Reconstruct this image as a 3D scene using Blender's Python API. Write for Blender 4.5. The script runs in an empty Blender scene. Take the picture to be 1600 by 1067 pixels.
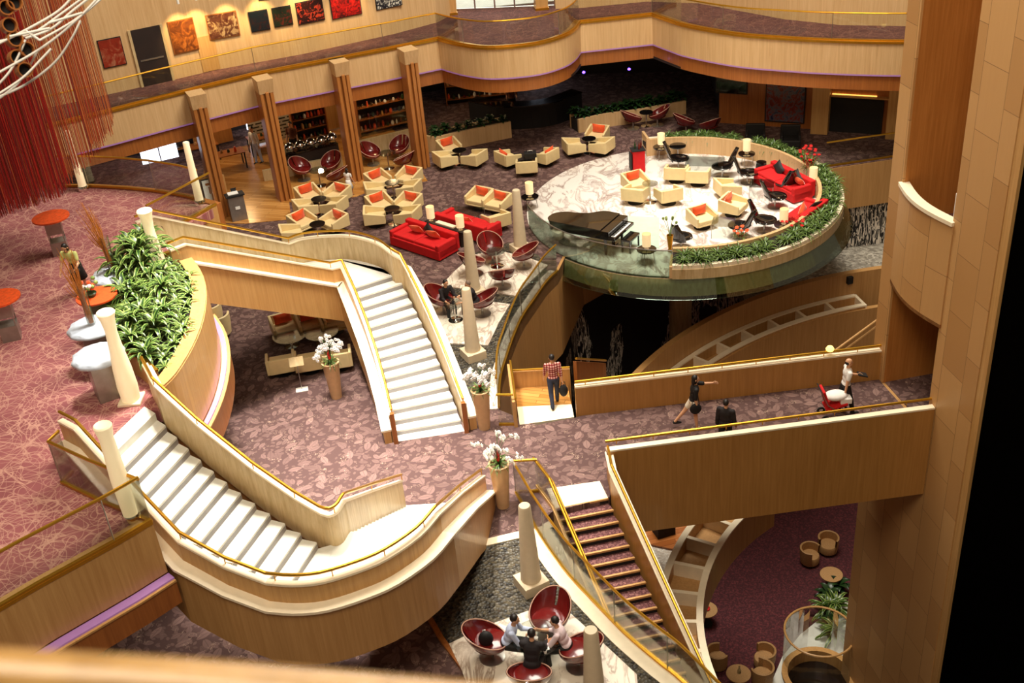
import bpy, bmesh, math, random
from mathutils import Vector, Matrix, noise
import numpy as np
random.seed(7)
PI = math.pi
S = bpy.context.scene
COL = S.collection

# ------------------------------------------------------------------ camera
FPX, CX, CY, HCAM = 1780.0, 800.0, 533.5, 18.3
_d = Vector((1070-CX, -(3500-CY), -FPX)).normalized()
_up = -_d
_fw = Vector((0, 0, -1)); _fw = (_fw-_up*_fw.dot(_up)).normalized()
_rt = _fw.cross(_up)
ROT = Matrix((_rt, _fw, _up))                  # camera space -> world
CAMPOS = Vector((0, 0, HCAM))
cam = bpy.data.cameras.new('camera'); camo = bpy.data.objects.new('camera', cam); COL.objects.link(camo)
cam.sensor_width = 36.0; cam.lens = FPX/1600*36
cam.clip_end = 300; cam.clip_start = .05
camo.matrix_world = Matrix.Translation(CAMPOS) @ ROT.to_4x4()
cam.dof.use_dof = True; cam.dof.focus_distance = 34; cam.dof.aperture_fstop = 2.6
S.camera = camo

# ------------------------------------------------------------------ exposure, world, large lights
S.view_settings.view_transform = 'Standard'; S.view_settings.look = 'None'
S.view_settings.gamma = 1; S.view_settings.use_curve_mapping = False
S.view_settings.exposure = 0.62
W = bpy.data.worlds.new('World'); S.world = W; W.use_nodes = True
W.node_tree.nodes['Background'].inputs[0].default_value = (1, .78, .55, 1)
W.node_tree.nodes['Background'].inputs[1].default_value = .11

def area(name, loc, target, size, power, col=(1, .9, .74), size_y=None, spread=180):
    l = bpy.data.lights.new(name, 'AREA'); l.energy = power; l.color = col
    l.shape = 'RECTANGLE'; l.size = size; l.size_y = size_y or size; l.spread = math.radians(spread)
    o = bpy.data.objects.new(name, l); COL.objects.link(o); o.location = loc
    o.rotation_euler = (Vector(target)-Vector(loc)).to_track_quat('-Z', 'Y').to_euler()
    return o
def point(name, loc, power, col=(1, .7, .4), r=.15):
    l = bpy.data.lights.new(name, 'POINT'); l.energy = power; l.color = col; l.shadow_soft_size = r
    o = bpy.data.objects.new(name, l); COL.objects.link(o); o.location = loc
    return o
def spot(name, loc, target, power, ang=60, col=(1, .75, .45), r=.1, blend=.6):
    l = bpy.data.lights.new(name, 'SPOT'); l.energy = power; l.color = col; l.spot_size = math.radians(ang); l.spot_blend = blend
    l.shadow_soft_size = r
    o = bpy.data.objects.new(name, l); COL.objects.link(o); o.location = loc
    o.rotation_euler = (Vector(target)-Vector(loc)).to_track_quat('-Z', 'Y').to_euler()
    return o
area('skylight', (5, 33, 30), (0, 31, 0), 14, 8000, (1, .93, .80))
area('fill_south', (-2, 4, 32), (2, 22, 0), 12, 3600, (1, .86, .66))  # added fill from the camera side, brightens the south-facing bridge fascia
area('stair_light', (-5, 25, 24), (-4.5, 24, 2), 3, 700, (1, .97, .90), spread=40)
area('lounge_light', (7.5, 38, 22), (7.5, 39.5, 0), 3, 150, (1, .95, .86), spread=34)

# ------------------------------------------------------------------ pixel helpers (points on known planes)
def ray(u, v): return ROT @ Vector((u-CX, -(v-CY), -FPX))
def G(u, v, z=0.0):
    r = ray(u, v); return CAMPOS + r*((z-HCAM)/r.z)
def onplane(u, v, P, n):
    r = ray(u, v); return CAMPOS + r*((P-CAMPOS).dot(n)/r.dot(n))
def atdist(u, v, d): return CAMPOS + ray(u, v).normalized()*d
def Gp(pts, z=0.0): return [G(u, v, z) for u, v in pts]
def ppath(pts, z0, z1):
    """points of a sloping path whose height runs evenly from z0 to z1 along its plan length"""
    n = len(pts); fr = [i/(n-1) for i in range(n)]
    for _ in range(8):
        P = [G(u, v, z0+(z1-z0)*f) for (u, v), f in zip(pts, fr)]
        L = [0]
        for a, b in zip(P, P[1:]): L.append(L[-1]+(b-a).xy.length)
        fr = [l/L[-1] for l in L]
    return P
def smooth(P, n=5, closed=False):
    P = [Vector(p) for p in P]; out = []; m = len(P)
    for i in range(m-1 if not closed else m):
        p1, p2 = P[i], P[(i+1) % m]
        p0 = P[i-1] if (i > 0 or closed) else p1*2-p2
        p3 = P[(i+2) % m] if (i+2 < m or closed) else p2*2-p1
        for k in range(n):
            t = k/n
            out.append(.5*((2*p1)+(p2-p0)*t+(2*p0-5*p1+4*p2-p3)*t*t+(3*p1-p0-3*p2+p3)*t**3))
    if not closed: out.append(P[-1])
    return out

# ------------------------------------------------------------------ materials
def sr(r, g, b):
    f = lambda c: (c/255/12.92 if c/255 <= .04045 else ((c/255+.055)/1.055)**2.4)
    return (f(r), f(g), f(b), 1)
class NT:
    def __init__(s, name):
        s.m = bpy.data.materials.new(name); s.m.use_nodes = True; s.t = s.m.node_tree; s.n = s.t.nodes
        s.b = s.n['Principled BSDF']
    def new(s, typ, **kw):
        n = s.n.new(typ)
        for k, v in kw.items(): setattr(n, k, v)
        return n
    def link(s, a, b): s.t.links.new(a, b)
    def inp(s, n, i, v):
        if hasattr(v, 'is_output'): s.link(v, n.inputs[i])
        else: n.inputs[i].default_value = v
    def math(s, op, a, b=0.0, c=None):
        n = s.new('ShaderNodeMath', operation=op); s.inp(n, 0, a); s.inp(n, 1, b)
        if c is not None: s.inp(n, 2, c)
        return n.outputs[0]
    def mix(s, f, a, b):
        n = s.new('ShaderNodeMix', data_type='RGBA'); s.inp(n, 0, f); s.inp(n, 6, a); s.inp(n, 7, b)
        return n.outputs[2]
    def ramp(s, f, stops):
        n = s.new('ShaderNodeValToRGB'); s.inp(n, 0, f); e = n.color_ramp.elements
        while len(e) < len(stops): e.new(.5)
        for el, (p, c) in zip(e, stops): el.position = p; el.color = c
        return n.outputs[0]
    def pos(s, scale=(1, 1, 1), rot=(0, 0, 0), loc=(0, 0, 0), obj=False):
        if obj: o = s.new('ShaderNodeTexCoord').outputs['Object']
        else: o = s.new('ShaderNodeNewGeometry').outputs['Position']
        n = s.new('ShaderNodeMapping'); s.link(o, n.inputs[0])
        n.inputs['Scale'].default_value = scale; n.inputs['Rotation'].default_value = rot; n.inputs['Location'].default_value = loc
        return n.outputs[0]
    def noise(s, v, scale, detail=2, rough=.5, dist=0):
        n = s.new('ShaderNodeTexNoise'); s.link(v, n.inputs['Vector']); n.inputs['Scale'].default_value = scale
        n.inputs['Detail'].default_value = detail; n.inputs['Roughness'].default_value = rough; n.inputs['Distortion'].default_value = dist
        return n.outputs[0]
    def base(s, c): s.inp(s.b, 'Base Color', c)
    def bump(s, h, st=.3, d=.02):
        n = s.new('ShaderNodeBump'); s.link(h, n.inputs['Height']); n.inputs['Strength'].default_value = st; n.inputs['Distance'].default_value = d
        s.link(n.outputs[0], s.b.inputs['Normal'])
def plain(name, c, rough=.6, metal=0.0, var=.12, scale=6, coat=0, sheen=0, emit=None, es=0):
    k = NT(name)
    f = k.noise(k.pos(obj=True), scale, 3)
    dark = tuple(x*(1-var) for x in c[:3])+(1,); lite = tuple(min(1, x*(1+var)) for x in c[:3])+(1,)
    k.base(k.ramp(f, [(.3, dark), (.7, lite)]))
    k.b.inputs['Roughness'].default_value = rough; k.b.inputs['Metallic'].default_value = metal
    k.b.inputs['Coat Weight'].default_value = coat
    if sheen: k.b.inputs['Sheen Weight'].default_value = sheen
    if emit: k.b.inputs['Emission Color'].default_value = emit; k.b.inputs['Emission Strength'].default_value = es
    return k.m
def grain(name, c0, c1, rough=.45, sc=(9, 9, .35), panel=None, obj=False, coat=.1):
    """vertical-grained stone or timber, optional tall panel joints"""
    k = NT(name); v = k.pos(sc, obj=obj)
    f = k.noise(v, 1.6, 5, .62, .4); g = k.noise(k.pos(obj=obj), .35, 2)
    h = k.math('ADD', k.math('MULTIPLY', f, .75), k.math('MULTIPLY', g, .25))
    col = k.ramp(h, [(.32, c0), (.66, c1)])
    k.base(col); k.b.inputs['Roughness'].default_value = rough; k.b.inputs['Coat Weight'].default_value = coat
    return k.m
def glass(name, tint, gl=.06, rough=.02):
    k = NT(name); k.n.remove(k.b)
    out = k.n['Material Output']
    t = k.new('ShaderNodeBsdfTransparent'); t.inputs[0].default_value = tint
    g = k.new('ShaderNodeBsdfGlossy'); g.inputs[1].default_value = rough
    lw = k.new('ShaderNodeLayerWeight'); lw.inputs[0].default_value = .25
    f = k.math('ADD', k.math('MULTIPLY', lw.outputs['Fresnel'], .6), gl)
    m = k.new('ShaderNodeMixShader'); k.link(f, m.inputs[0]); k.link(t.outputs[0], m.inputs[1]); k.link(g.outputs[0], m.inputs[2])
    k.link(m.outputs[0], out.inputs[0]); return k.m

M = {}
M['cream'] = grain('cream_travertine', sr(194, 154, 104), sr(216, 180, 132))
M['tan'] = grain('tan_stone', sr(170, 124, 70), sr(194, 148, 92))
M['stairwall'] = grain('pale_stair_wall', sr(178, 148, 100), sr(214, 190, 146), sc=(6, 6, .8))
M['wood'] = grain('amber_timber', sr(136, 76, 30), sr(172, 104, 46), rough=.4)
M['pillarwood'] = grain('golden_brown_pillar_timber', sr(150, 90, 38), sr(184, 120, 60), rough=.4)
M['jamb'] = grain('orange_brown_timber', sr(168, 104, 42), sr(194, 128, 62), rough=.5)
M['bridgewood'] = grain('golden_bridge_timber', sr(160, 110, 52), sr(182, 130, 68), rough=.4)
M['woodcream'] = grain('honey_timber', sr(180, 132, 74), sr(204, 158, 98), rough=.4)
M['coping'] = plain('cream_coping', sr(246, 230, 200), .35, var=.04)
M['step'] = grain('white_marble_step', sr(222, 222, 212), sr(240, 240, 232), rough=.35, sc=(1.5, 1.5, 1.5))
M['riser'] = plain('grey_marble_riser', sr(150, 144, 142), .4, var=.06)
M['gold'] = plain('brushed_brass', sr(205, 152, 48), .3, .85, var=.06)
M['steel'] = plain('brushed_steel', sr(176, 172, 165), .3, .9, var=.05)
M['chrome'] = plain('chrome', sr(225, 222, 215), .08, 1, var=.02)
M['black'] = plain('black_lacquer', sr(16, 12, 11), .12, var=.1, coat=.6)
M['mattblack'] = plain('matt_black', sr(18, 14, 13), .7, var=.2)
M['dark'] = plain('dark_brown_finish', sr(34, 18, 11), .7, var=.3, scale=1.5)  # dark brown shared by walls, ceiling, door and dark furniture
M['chair'] = plain('cream_leather', sr(226, 202, 148), .45, var=.04)
M['orange'] = plain('orange_fabric', sr(232, 82, 20), .8, var=.08, sheen=.3)
M['red'] = plain('red_fabric', sr(196, 8, 12), .8, var=.08)
M['maroon'] = plain('maroon_leather', sr(104, 22, 20), .22, var=.12, coat=.4)
M['maroonrim'] = plain('maroon_shell_rim', sr(196, 150, 128), .3, var=.05)
M['obelisk'] = plain('pale_obelisk_stone', sr(212, 192, 160), .5, var=.04)
M['white'] = plain('white_paint', sr(238, 234, 226), .5, var=.03)
M['paper'] = plain('white_paper', sr(240, 238, 232), .6, var=.03)
M['shade'] = plain('cream_lamp_shade', sr(240, 222, 184), .6, var=.03, emit=sr(255, 220, 160), es=.35)
M['glow'] = plain('glowing_glass_column', sr(250, 236, 204), .35, var=.03, emit=sr(255, 226, 170), es=.25)
M['purple'] = plain('mauve_light_strip', sr(158, 116, 160), .5, var=.05, emit=sr(190, 130, 220), es=.10)
M['soil'] = plain('dark_soil', sr(34, 24, 16), .9, var=.4, scale=20)
M['rattan'] = plain('rattan', sr(176, 134, 84), .6, var=.25, scale=40)
M['silver'] = plain('silver_plinth', sr(150, 142, 134), .35, .6, var=.1)
M['satin'] = plain('silver_blue_satin', sr(186, 194, 206), .4, var=.12, scale=8, sheen=.3)
M['orangetop'] = plain('orange_cloth', sr(216, 78, 20), .6, var=.2, scale=14)
M['skin'] = plain('skin', sr(214, 160, 122), .55, var=.04)
M['hair'] = plain('dark_hair', sr(26, 18, 15), .5, var=.2, scale=40)
M['glass'] = glass('clear_glass', (.93, .95, .92, 1), .03)
M['green_glass'] = glass('green_tinted_glass', (.70, .80, .71, 1), .13)
M['table_glass'] = glass('table_glass', (.85, .9, .88, 1), .06)

def floral(name, base, leaf, hi, sc=1.5, rough=.9):
    """mauve carpet with scattered paler leaf shapes"""
    k = NT(name); P = k.pos((1, 1, 0))
    wob = k.noise(P, .8, 2)
    def layer(scale, seed, thr, asp):
        v = k.pos((scale, scale, 0), loc=(seed, seed*1.7, 0))
        vo = k.new('ShaderNodeTexVoronoi'); vo.voronoi_dimensions = '2D'; k.link(v, vo.inputs['Vector']); vo.inputs['Scale'].default_value = 1
        vo.inputs['Randomness'].default_value = 1
        d = k.new('ShaderNodeVectorMath', operation='SUBTRACT'); k.link(v, d.inputs[0]); k.link(vo.outputs['Position'], d.inputs[1])
        sep = k.new('ShaderNodeSeparateColor'); k.link(vo.outputs['Color'], sep.inputs[0])
        rot = k.new('ShaderNodeVectorRotate', rotation_type='Z_AXIS'); k.link(d.outputs[0], rot.inputs['Vector'])
        k.link(k.math('MULTIPLY', sep.outputs[0], 6.283), rot.inputs['Angle'])
        sx = k.new('ShaderNodeSeparateXYZ'); k.link(rot.outputs[0], sx.inputs[0])
        x, y = sx.outputs[0], sx.outputs[1]
        # lens: |y| < h*(1-(x/L)^2)
        lens = k.math('SUBTRACT', 1, k.math('POWER', k.math('MULTIPLY', x, 1/thr), 2))
        e = k.math('SUBTRACT', k.math('MULTIPLY', lens, thr*asp), k.math('ABSOLUTE', y))
        m = k.math('MULTIPLY', k.math('GREATER_THAN', e, 0.0), k.math('GREATER_THAN', sep.outputs[1], .18))
        rib = k.math('MULTIPLY', m, k.math('LESS_THAN', k.math('ABSOLUTE', k.math('SUBTRACT', k.math('ABSOLUTE', y), .0)), .018))
        tone = k.math('ADD', .35, k.math('MULTIPLY', sep.outputs[2], .65))
        return k.math('MULTIPLY', m, tone), rib
    m1, r1 = layer(sc*1.5, 3.3, .46, .46); m2, r2 = layer(sc*2.1, 11.1, .44, .5); m3, r3 = layer(sc*4.2, 7.7, .40, .6)
    mask = k.math('MAXIMUM', k.math('MAXIMUM', m1, k.math('MULTIPLY', m2, .8)), k.math('MULTIPLY', m3, .55))
    rib = k.math('MAXIMUM', r1, r2)
    n = k.noise(k.pos((1, 1, 0)), 2.6, 2, .5, .0)
    line = k.math('LESS_THAN', k.math('ABSOLUTE', k.math('SUBTRACT', k.noise(k.pos((1, 1, 0)), 5.5, 2, .5, 1.0), .5)), .012)
    curl = k.math('MULTIPLY', line, k.math('GREATER_THAN', n, .58))
    col = k.mix(mask, base, leaf); col = k.mix(k.math('MULTIPLY', rib, .5), col, base); col = k.mix(k.math('MULTIPLY', curl, .8), col, hi)
    col = k.mix(k.math('MULTIPLY', wob, .35), col, base)
    k.base(col); k.b.inputs['Roughness'].default_value = rough; return k.m
M['floral'] = floral('floral_carpet', sr(80, 55, 51), sr(136, 106, 98), sr(178, 150, 130), 1.5)
def scratch(name, base, base2, line):
    k = NT(name); tot = None
    for i in range(13):
        a = i*PI/13+.3
        r0 = k.new('ShaderNodeVectorRotate', rotation_type='Z_AXIS'); k.link(k.pos((1, 1, 0)), r0.inputs['Vector']); r0.inputs['Angle'].default_value = a
        mp = k.new('ShaderNodeMapping'); k.link(r0.outputs[0], mp.inputs[0]); mp.inputs['Scale'].default_value = (1.0, .42, 0); mp.inputs['Location'].default_value = (i*5.3, i*2.9, 0)
        n = k.noise(mp.outputs[0], 1.5+.09*i, 0, .5, 0)
        # thin level lines of a smooth field: long loosely curved strokes
        l = k.math('LESS_THAN', k.math('ABSOLUTE', k.math('SUBTRACT', k.math('FRACT', k.math('MULTIPLY', n, 3.0)), .5)), .020)
        tot = l if tot is None else k.math('ADD', tot, l)
    m = k.math('MINIMUM', k.math('MULTIPLY', tot, .62), 1.0)
    b = k.ramp(k.noise(k.pos((1, 1, 0)), .9, 3), [(.35, base), (.65, base2)])
    k.base(k.mix(m, b, line)); k.b.inputs['Roughness'].default_value = .9; return k.m
M['pink'] = scratch('pink_scribble_carpet', sr(134, 72, 74), sr(152, 86, 88), sr(190, 140, 124))
M['ringcarpet'] = scratch('plum_scribble_carpet', sr(76, 42, 42), sr(92, 52, 50), sr(122, 80, 70))
M['lowcarpet'] = floral('purple_lower_carpet', sr(64, 22, 28), sr(112, 48, 52), sr(120, 60, 60), 4.5)
M['staircarpet'] = floral('stair_carpet', sr(84, 44, 46), sr(158, 110, 104), sr(150, 100, 100), 6)
def veined(name, c, vein, sc=1.2, amt=.9):
    k = NT(name); v = k.pos((1, .45, 1), rot=(0, 0, .5))
    n = k.noise(v, sc*1.6, 6, .6, 1.2)
    l = k.math('SUBTRACT', 1, k.math('MULTIPLY', k.math('ABSOLUTE', k.math('SUBTRACT', n, .5)), 16)); l = k.math('MAXIMUM', l, 0)
    g = k.noise(k.pos(), .8, 2)
    m = k.math('MULTIPLY', k.math('MULTIPLY', l, g), amt*1.3)
    k.base(k.mix(m, c, vein)); k.b.inputs['Roughness'].default_value = .2; return k.m
M['marble'] = veined('white_veined_marble', sr(238, 226, 208), sr(120, 78, 52))
M['platmarble'] = veined('lounge_marble', sr(226, 217, 208), sr(120, 86, 74), .8, .9)
def pebbles(name, dark, lite, sc):
    k = NT(name); vo = k.new('ShaderNodeTexVoronoi'); k.link(k.pos(), vo.inputs['Vector']); vo.inputs['Scale'].default_value = sc
    s = k.new('ShaderNodeSeparateColor'); k.link(vo.outputs['Color'], s.inputs[0])
    k.base(k.ramp(s.outputs[0], [(0, dark), (.7, tuple((a+b)/2 for a, b in zip(dark, lite))), (1, lite)]))
    k.bump(vo.outputs['Distance'], .8, .05); k.b.inputs['Roughness'].default_value = .5; return k.m
M['gravel'] = pebbles('dark_pebbles', sr(22, 18, 13), sr(96, 86, 66), 13)
M['rocks'] = pebbles('grey_river_stones', sr(120, 112, 100), sr(196, 188, 172), 9)
def planks(name, c0, c1, rot=0.0, w=.16):
    k = NT(name); v = k.pos((1, 1, 1), rot=(0, 0, rot))
    br = k.new('ShaderNodeTexBrick'); k.link(v, br.inputs['Vector']); br.inputs['Scale'].default_value = 1
    br.inputs['Brick Width'].default_value = 1.6; br.inputs['Row Height'].default_value = w; br.inputs['Mortar Size'].default_value = .006
    br.inputs['Color1'].default_value = c0; br.inputs['Color2'].default_value = c1; br.inputs['Mortar'].default_value = tuple(x*.35 for x in c0[:3])+(1,)
    k.base(br.outputs[0]); k.b.inputs['Roughness'].default_value = .25; return k.m
M['planks'] = planks('honey_floorboards', sr(176, 118, 54), sr(206, 150, 82), .35)
M['lowplanks'] = planks('red_brown_floorboards', sr(150, 84, 36), sr(182, 112, 58), -.2, .2)
def tiles(name, c0, c1, w=.95, h=1.55):
    k = NT(name)
    g = k.new('ShaderNodeNewGeometry'); s = k.new('ShaderNodeSeparateXYZ'); k.link(g.outputs['Position'], s.inputs[0])
    cmb = k.new('ShaderNodeCombineXYZ'); k.link(s.outputs[2], cmb.inputs[0]); k.link(s.outputs[1], cmb.inputs[1])
    br = k.new('ShaderNodeTexBrick'); k.link(cmb.outputs[0], br.inputs['Vector']); br.inputs['Scale'].default_value = 1
    br.inputs['Brick Width'].default_value = h; br.inputs['Row Height'].default_value = w; br.inputs['Mortar Size'].default_value = .008
    br.inputs['Color1'].default_value = c0; br.inputs['Color2'].default_value = c1; br.inputs['Mortar'].default_value = tuple(x*.45 for x in c0[:3])+(1,)
    n = k.noise(k.pos((8, 8, .5)), 1.4, 5, .6)
    k.base(k.mix(k.math('MULTIPLY', n, .35), br.outputs[0], c0)); k.b.inputs['Roughness'].default_value = .45; return k.m
M['tower'] = tiles('tower_stone_tiles', sr(182, 134, 80), sr(206, 160, 104))
def strings_mat(name='dark_wall_of_white_strings', thr=.53, w=1.0):
    k = NT(name)
    v = k.pos((1, 1, .16)); n = k.noise(v, 5.5, 2, .5, .7)
    l = k.math('LESS_THAN', k.math('ABSOLUTE', k.math('SUBTRACT', n, .5)), .028)
    n2 = k.noise(k.pos((1, 1, .2), loc=(4, 3, 1)), 8, 2, .5, .8)
    l2 = k.math('LESS_THAN', k.math('ABSOLUTE', k.math('SUBTRACT', n2, .5)), .03)
    m = k.math('MAXIMUM', l, l2)
    m = k.math('MULTIPLY', m, k.math('GREATER_THAN', k.noise(k.pos((1, 1, .4), loc=(2.2, 0, 0)), .8, 2), thr))
    k.base(k.mix(m, sr(16, 12, 12), sr(225, 215, 200))); k.b.inputs['Roughness'].default_value = .6; return k.m
M['stringwall'] = strings_mat()
M['stringdense'] = strings_mat('dark_wall_of_dense_strings', .30)
def artmat(name, stops, sc=2.5, dist=1.5):
    k = NT(name); n = k.noise(k.pos(obj=True), sc, 4, .6, dist)
    k.base(k.ramp(n, stops)); k.b.inputs['Roughness'].default_value = .4; return k.m
def leafmat(name, dark, lite):
    k = NT(name); n = k.noise(k.pos(obj=True), 3, 2)
    k.base(k.ramp(n, [(.3, dark), (.7, lite)])); k.b.inputs['Roughness'].default_value = .35
    k.b.inputs['Subsurface Weight'].default_value = 0
    return k.m
M['leaf'] = leafmat('leaf_green', sr(24, 50, 14), sr(58, 92, 28))
M['leafedge'] = leafmat('leaf_pale_edge', sr(92, 122, 48), sr(166, 180, 98))
M['leafdark'] = leafmat('dark_leaf', sr(18, 38, 16), sr(44, 74, 32))
M['leaflite'] = leafmat('light_leaf', sr(60, 92, 36), sr(136, 156, 84))
M['planterstone'] = plain('pale_planter_stone', sr(206, 166, 122), .5, var=.06)
M['petal'] = plain('white_petal', sr(246, 242, 238), .5, var=.03)
M['redpetal'] = plain('red_petal', sr(190, 24, 20), .5, var=.15)
M['twig'] = plain('orange_twig', sr(186, 112, 40), .6, var=.3, scale=30)

# ------------------------------------------------------------------ mesh builder
class MB:
    def __init__(s): s.v = []; s.f = []; s.mi = []
    def add(s, vs, fs, mi=0):
        o = len(s.v); s.v += [tuple(v) for v in vs]; s.f += [tuple(i+o for i in f) for f in fs]; s.mi += [mi]*len(fs); return s
    def box(s, c, d, rz=0.0, mi=0, R=None):
        c = Vector(c); x, y, z = d[0]/2, d[1]/2, d[2]/2
        R = R or Matrix.Rotation(rz, 3, 'Z')
        vs = [c+R@Vector((a*x, b*y, e*z)) for e in (-1, 1) for a, b in ((-1, -1), (1, -1), (1, 1), (-1, 1))]
        return s.add(vs, [(3, 2, 1, 0), (4, 5, 6, 7), (0, 1, 5, 4), (1, 2, 6, 5), (2, 3, 7, 6), (3, 0, 4, 7)], mi)
    def prism(s, poly, z0, z1, mi=0):
        n = len(poly); P = [(p[0], p[1]) for p in poly]
        if sum(P[i][0]*P[(i+1) % n][1]-P[(i+1) % n][0]*P[i][1] for i in range(n)) < 0: P.reverse()
        vs = [(x, y, z0) for x, y in P]+[(x, y, z1) for x, y in P]
        fs = [tuple(range(n-1, -1, -1)), tuple(range(n, 2*n))]+[(i, (i+1) % n, n+(i+1) % n, n+i) for i in range(n)]
        return s.add(vs, fs, mi)
    def lathe(s, prof, c=(0, 0, 0), n=20, mi=0, caps=True, R=None, a0=0, a1=2*PI):
        c = Vector(c); full = abs(a1-a0-2*PI) < 1e-6; m = n if full else n+1
        vs = []
        for r, z in prof:
            for i in range(m):
                a = a0+(a1-a0)*i/n; p = Vector((r*math.cos(a), r*math.sin(a), z)); vs.append(c+(R@p if R else p))
        fs = []
        for j in range(len(prof)-1):
            for i in range(n):
                k = (i+1) % m; fs.append((j*m+i, j*m+k, (j+1)*m+k, (j+1)*m+i))
        if caps and full:
            fs.append(tuple(range(m-1, -1, -1))); fs.append(tuple((len(prof)-1)*m+i for i in range(m)))
        return s.add(vs, fs, mi)
    def cyl(s, c, r, h, n=16, mi=0, r2=None): return s.lathe([(r, 0), (r if r2 is None else r2, h)], c, n, mi)
    def tube(s, P, r, n=7, mi=0, closed=False):
        P = [Vector(p) for p in P]; m = len(P); vs = []
        rr = r if isinstance(r, (list, tuple)) else [r]*m
        for i in range(m):
            a = P[i-1] if (i > 0 or closed) else P[i]; b = P[(i+1) % m] if (i < m-1 or closed) else P[i]
            t = (b-a).normalized() if (b-a).length > 1e-9 else Vector((0, 0, 1))
            u = t.cross(Vector((0, 0, 1)))
            if u.length < 1e-3: u = Vector((1, 0, 0))
            u.normalize(); w = t.cross(u)
            for k in range(n):
                an = 2*PI*k/n; vs.append(P[i]+(u*math.cos(an)+w*math.sin(an))*rr[i])
        fs = []
        for i in range(m if closed else m-1):
            j = (i+1) % m
            for k in range(n): fs.append((i*n+k, i*n+(k+1) % n, j*n+(k+1) % n, j*n+k))
        if not closed: fs.append(tuple(range(n-1, -1, -1))); fs.append(tuple((m-1)*n+k for k in range(n)))
        return s.add(vs, fs, mi)
    def sweep(s, P, sec, mi=0, closed=False, caps=True):
        """sec: closed polygon of (offset to the left of the path, height above it)"""
        P = [Vector(p) for p in P]; m = len(P); q = len(sec); vs = []
        for i in range(m):
            a = P[i-1] if (i > 0 or closed) else None; b = P[(i+1) % m] if (i < m-1 or closed) else None
            t1 = (P[i]-a).xy.normalized() if a is not None else None; t2 = (b-P[i]).xy.normalized() if b is not None else None
            if t1 is None: t1 = t2
            if t2 is None: t2 = t1
            t = (t1+t2).normalized(); nrm = Vector((-t.y, t.x)); k = 1/max(.5, Vector((-t1.y, t1.x)).dot(nrm))
            for o, z in sec: vs.append((P[i].x+nrm.x*o*k, P[i].y+nrm.y*o*k, P[i].z+z))
        fs = []
        for i in range(m if closed else m-1):
            j = (i+1) % m
            for e in range(q): fs.append((i*q+e, j*q+e, j*q+(e+1) % q, i*q+(e+1) % q))
        if not closed and caps: fs.append(tuple(range(q))); fs.append(tuple((m-1)*q+e for e in range(q-1, -1, -1)))
        return s.add(vs, fs, mi)
    def ellip(s, c, r, n=12, m=8, R=None, mi=0):
        c = Vector(c); vs = [c+(R@Vector((0, 0, -r[2])) if R else Vector((0, 0, -r[2])))]
        for j in range(1, m):
            ph = -PI/2+PI*j/m
            for i in range(n):
                p = Vector((r[0]*math.cos(ph)*math.cos(2*PI*i/n), r[1]*math.cos(ph)*math.sin(2*PI*i/n), r[2]*math.sin(ph)))
                vs.append(c+(R@p if R else p))
        vs.append(c+(R@Vector((0, 0, r[2])) if R else Vector((0, 0, r[2]))))
        fs = [(0, 1+(i+1) % n, 1+i) for i in range(n)]
        for j in range(m-2):
            for i in range(n): a = 1+j*n; fs.append((a+i, a+(i+1) % n, a+n+(i+1) % n, a+n+i))
        a = 1+(m-2)*n; fs += [(a+i, a+(i+1) % n, len(vs)-1) for i in range(n)]
        return s.add(vs, fs, mi)
    def build(s, name, mats, parent=None, smooth=False, loc=None, bevel=0, fix=True, rz=0, label=None):
        me = bpy.data.meshes.new(name); me.from_pydata(s.v, [], s.f)
        if not isinstance(mats, (list, tuple)): mats = [mats]
        for m in mats: me.materials.append(M[m] if isinstance(m, str) else m)
        me.polygons.foreach_set('material_index', s.mi)
        if fix:
            b = bmesh.new(); b.from_mesh(me); bmesh.ops.recalc_face_normals(b, faces=b.faces); b.to_mesh(me); b.free()
        if smooth:
            me.polygons.foreach_set('use_smooth', [True]*len(me.polygons)); me.update()
            me.set_sharp_from_angle(angle=math.radians(40))
        o = bpy.data.objects.new(name, me); COL.objects.link(o)
        if parent: o.parent = parent
        if loc is not None: o.location = loc
        if rz: o.rotation_euler.z = rz
        if label: o['label'] = label
        if bevel:
            md = o.modifiers.new('Bevel', 'BEVEL'); md.width = bevel; md.segments = 2; md.limit_method = 'ANGLE'
        return o
def tag(o, label=None, cat=None, group=None, kind=None):
    if label: o['label'] = label
    if cat: o['category'] = cat
    if group: o['group'] = group
    if kind: o['kind'] = kind
    return o
def struct(o): o['kind'] = 'structure'; return o
def empty(name, label, cat, loc=(0, 0, 0), rz=0.0, group=None):
    o = bpy.data.objects.new(name, None); o.empty_display_size = .1; COL.objects.link(o); o.location = loc; o.rotation_euler.z = rz
    return tag(o, label, cat, group)
def dup(root, loc, rz=0.0, label=None, group=None, scale=None):
    r = root.copy(); COL.objects.link(r); r.location = loc; r.rotation_euler.z = rz
    if label: r['label'] = label
    if group: r['group'] = group
    if scale: r.scale = (scale,)*3
    for ch in list(root.children):
        c = ch.copy(); COL.objects.link(c); c.parent = r
        for g in list(ch.children):
            d = g.copy(); COL.objects.link(d); d.parent = c
    return r
def face(p, q): d = Vector(q)-Vector(p); return math.atan2(-d.x, d.y)     # turns local +Y towards q
def anchored(o, base):
    """give a world-built group an origin at its base without moving it"""
    return o
# ================================================================== THE SETTING
def sub(root): return dict(parent=root, loc=tuple(-x for x in root.location))      # for parts modelled in world coordinates
ZP = -12.8                                       # pit floor level
Z2 = 5.04                                        # mezzanine and ring level
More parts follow.
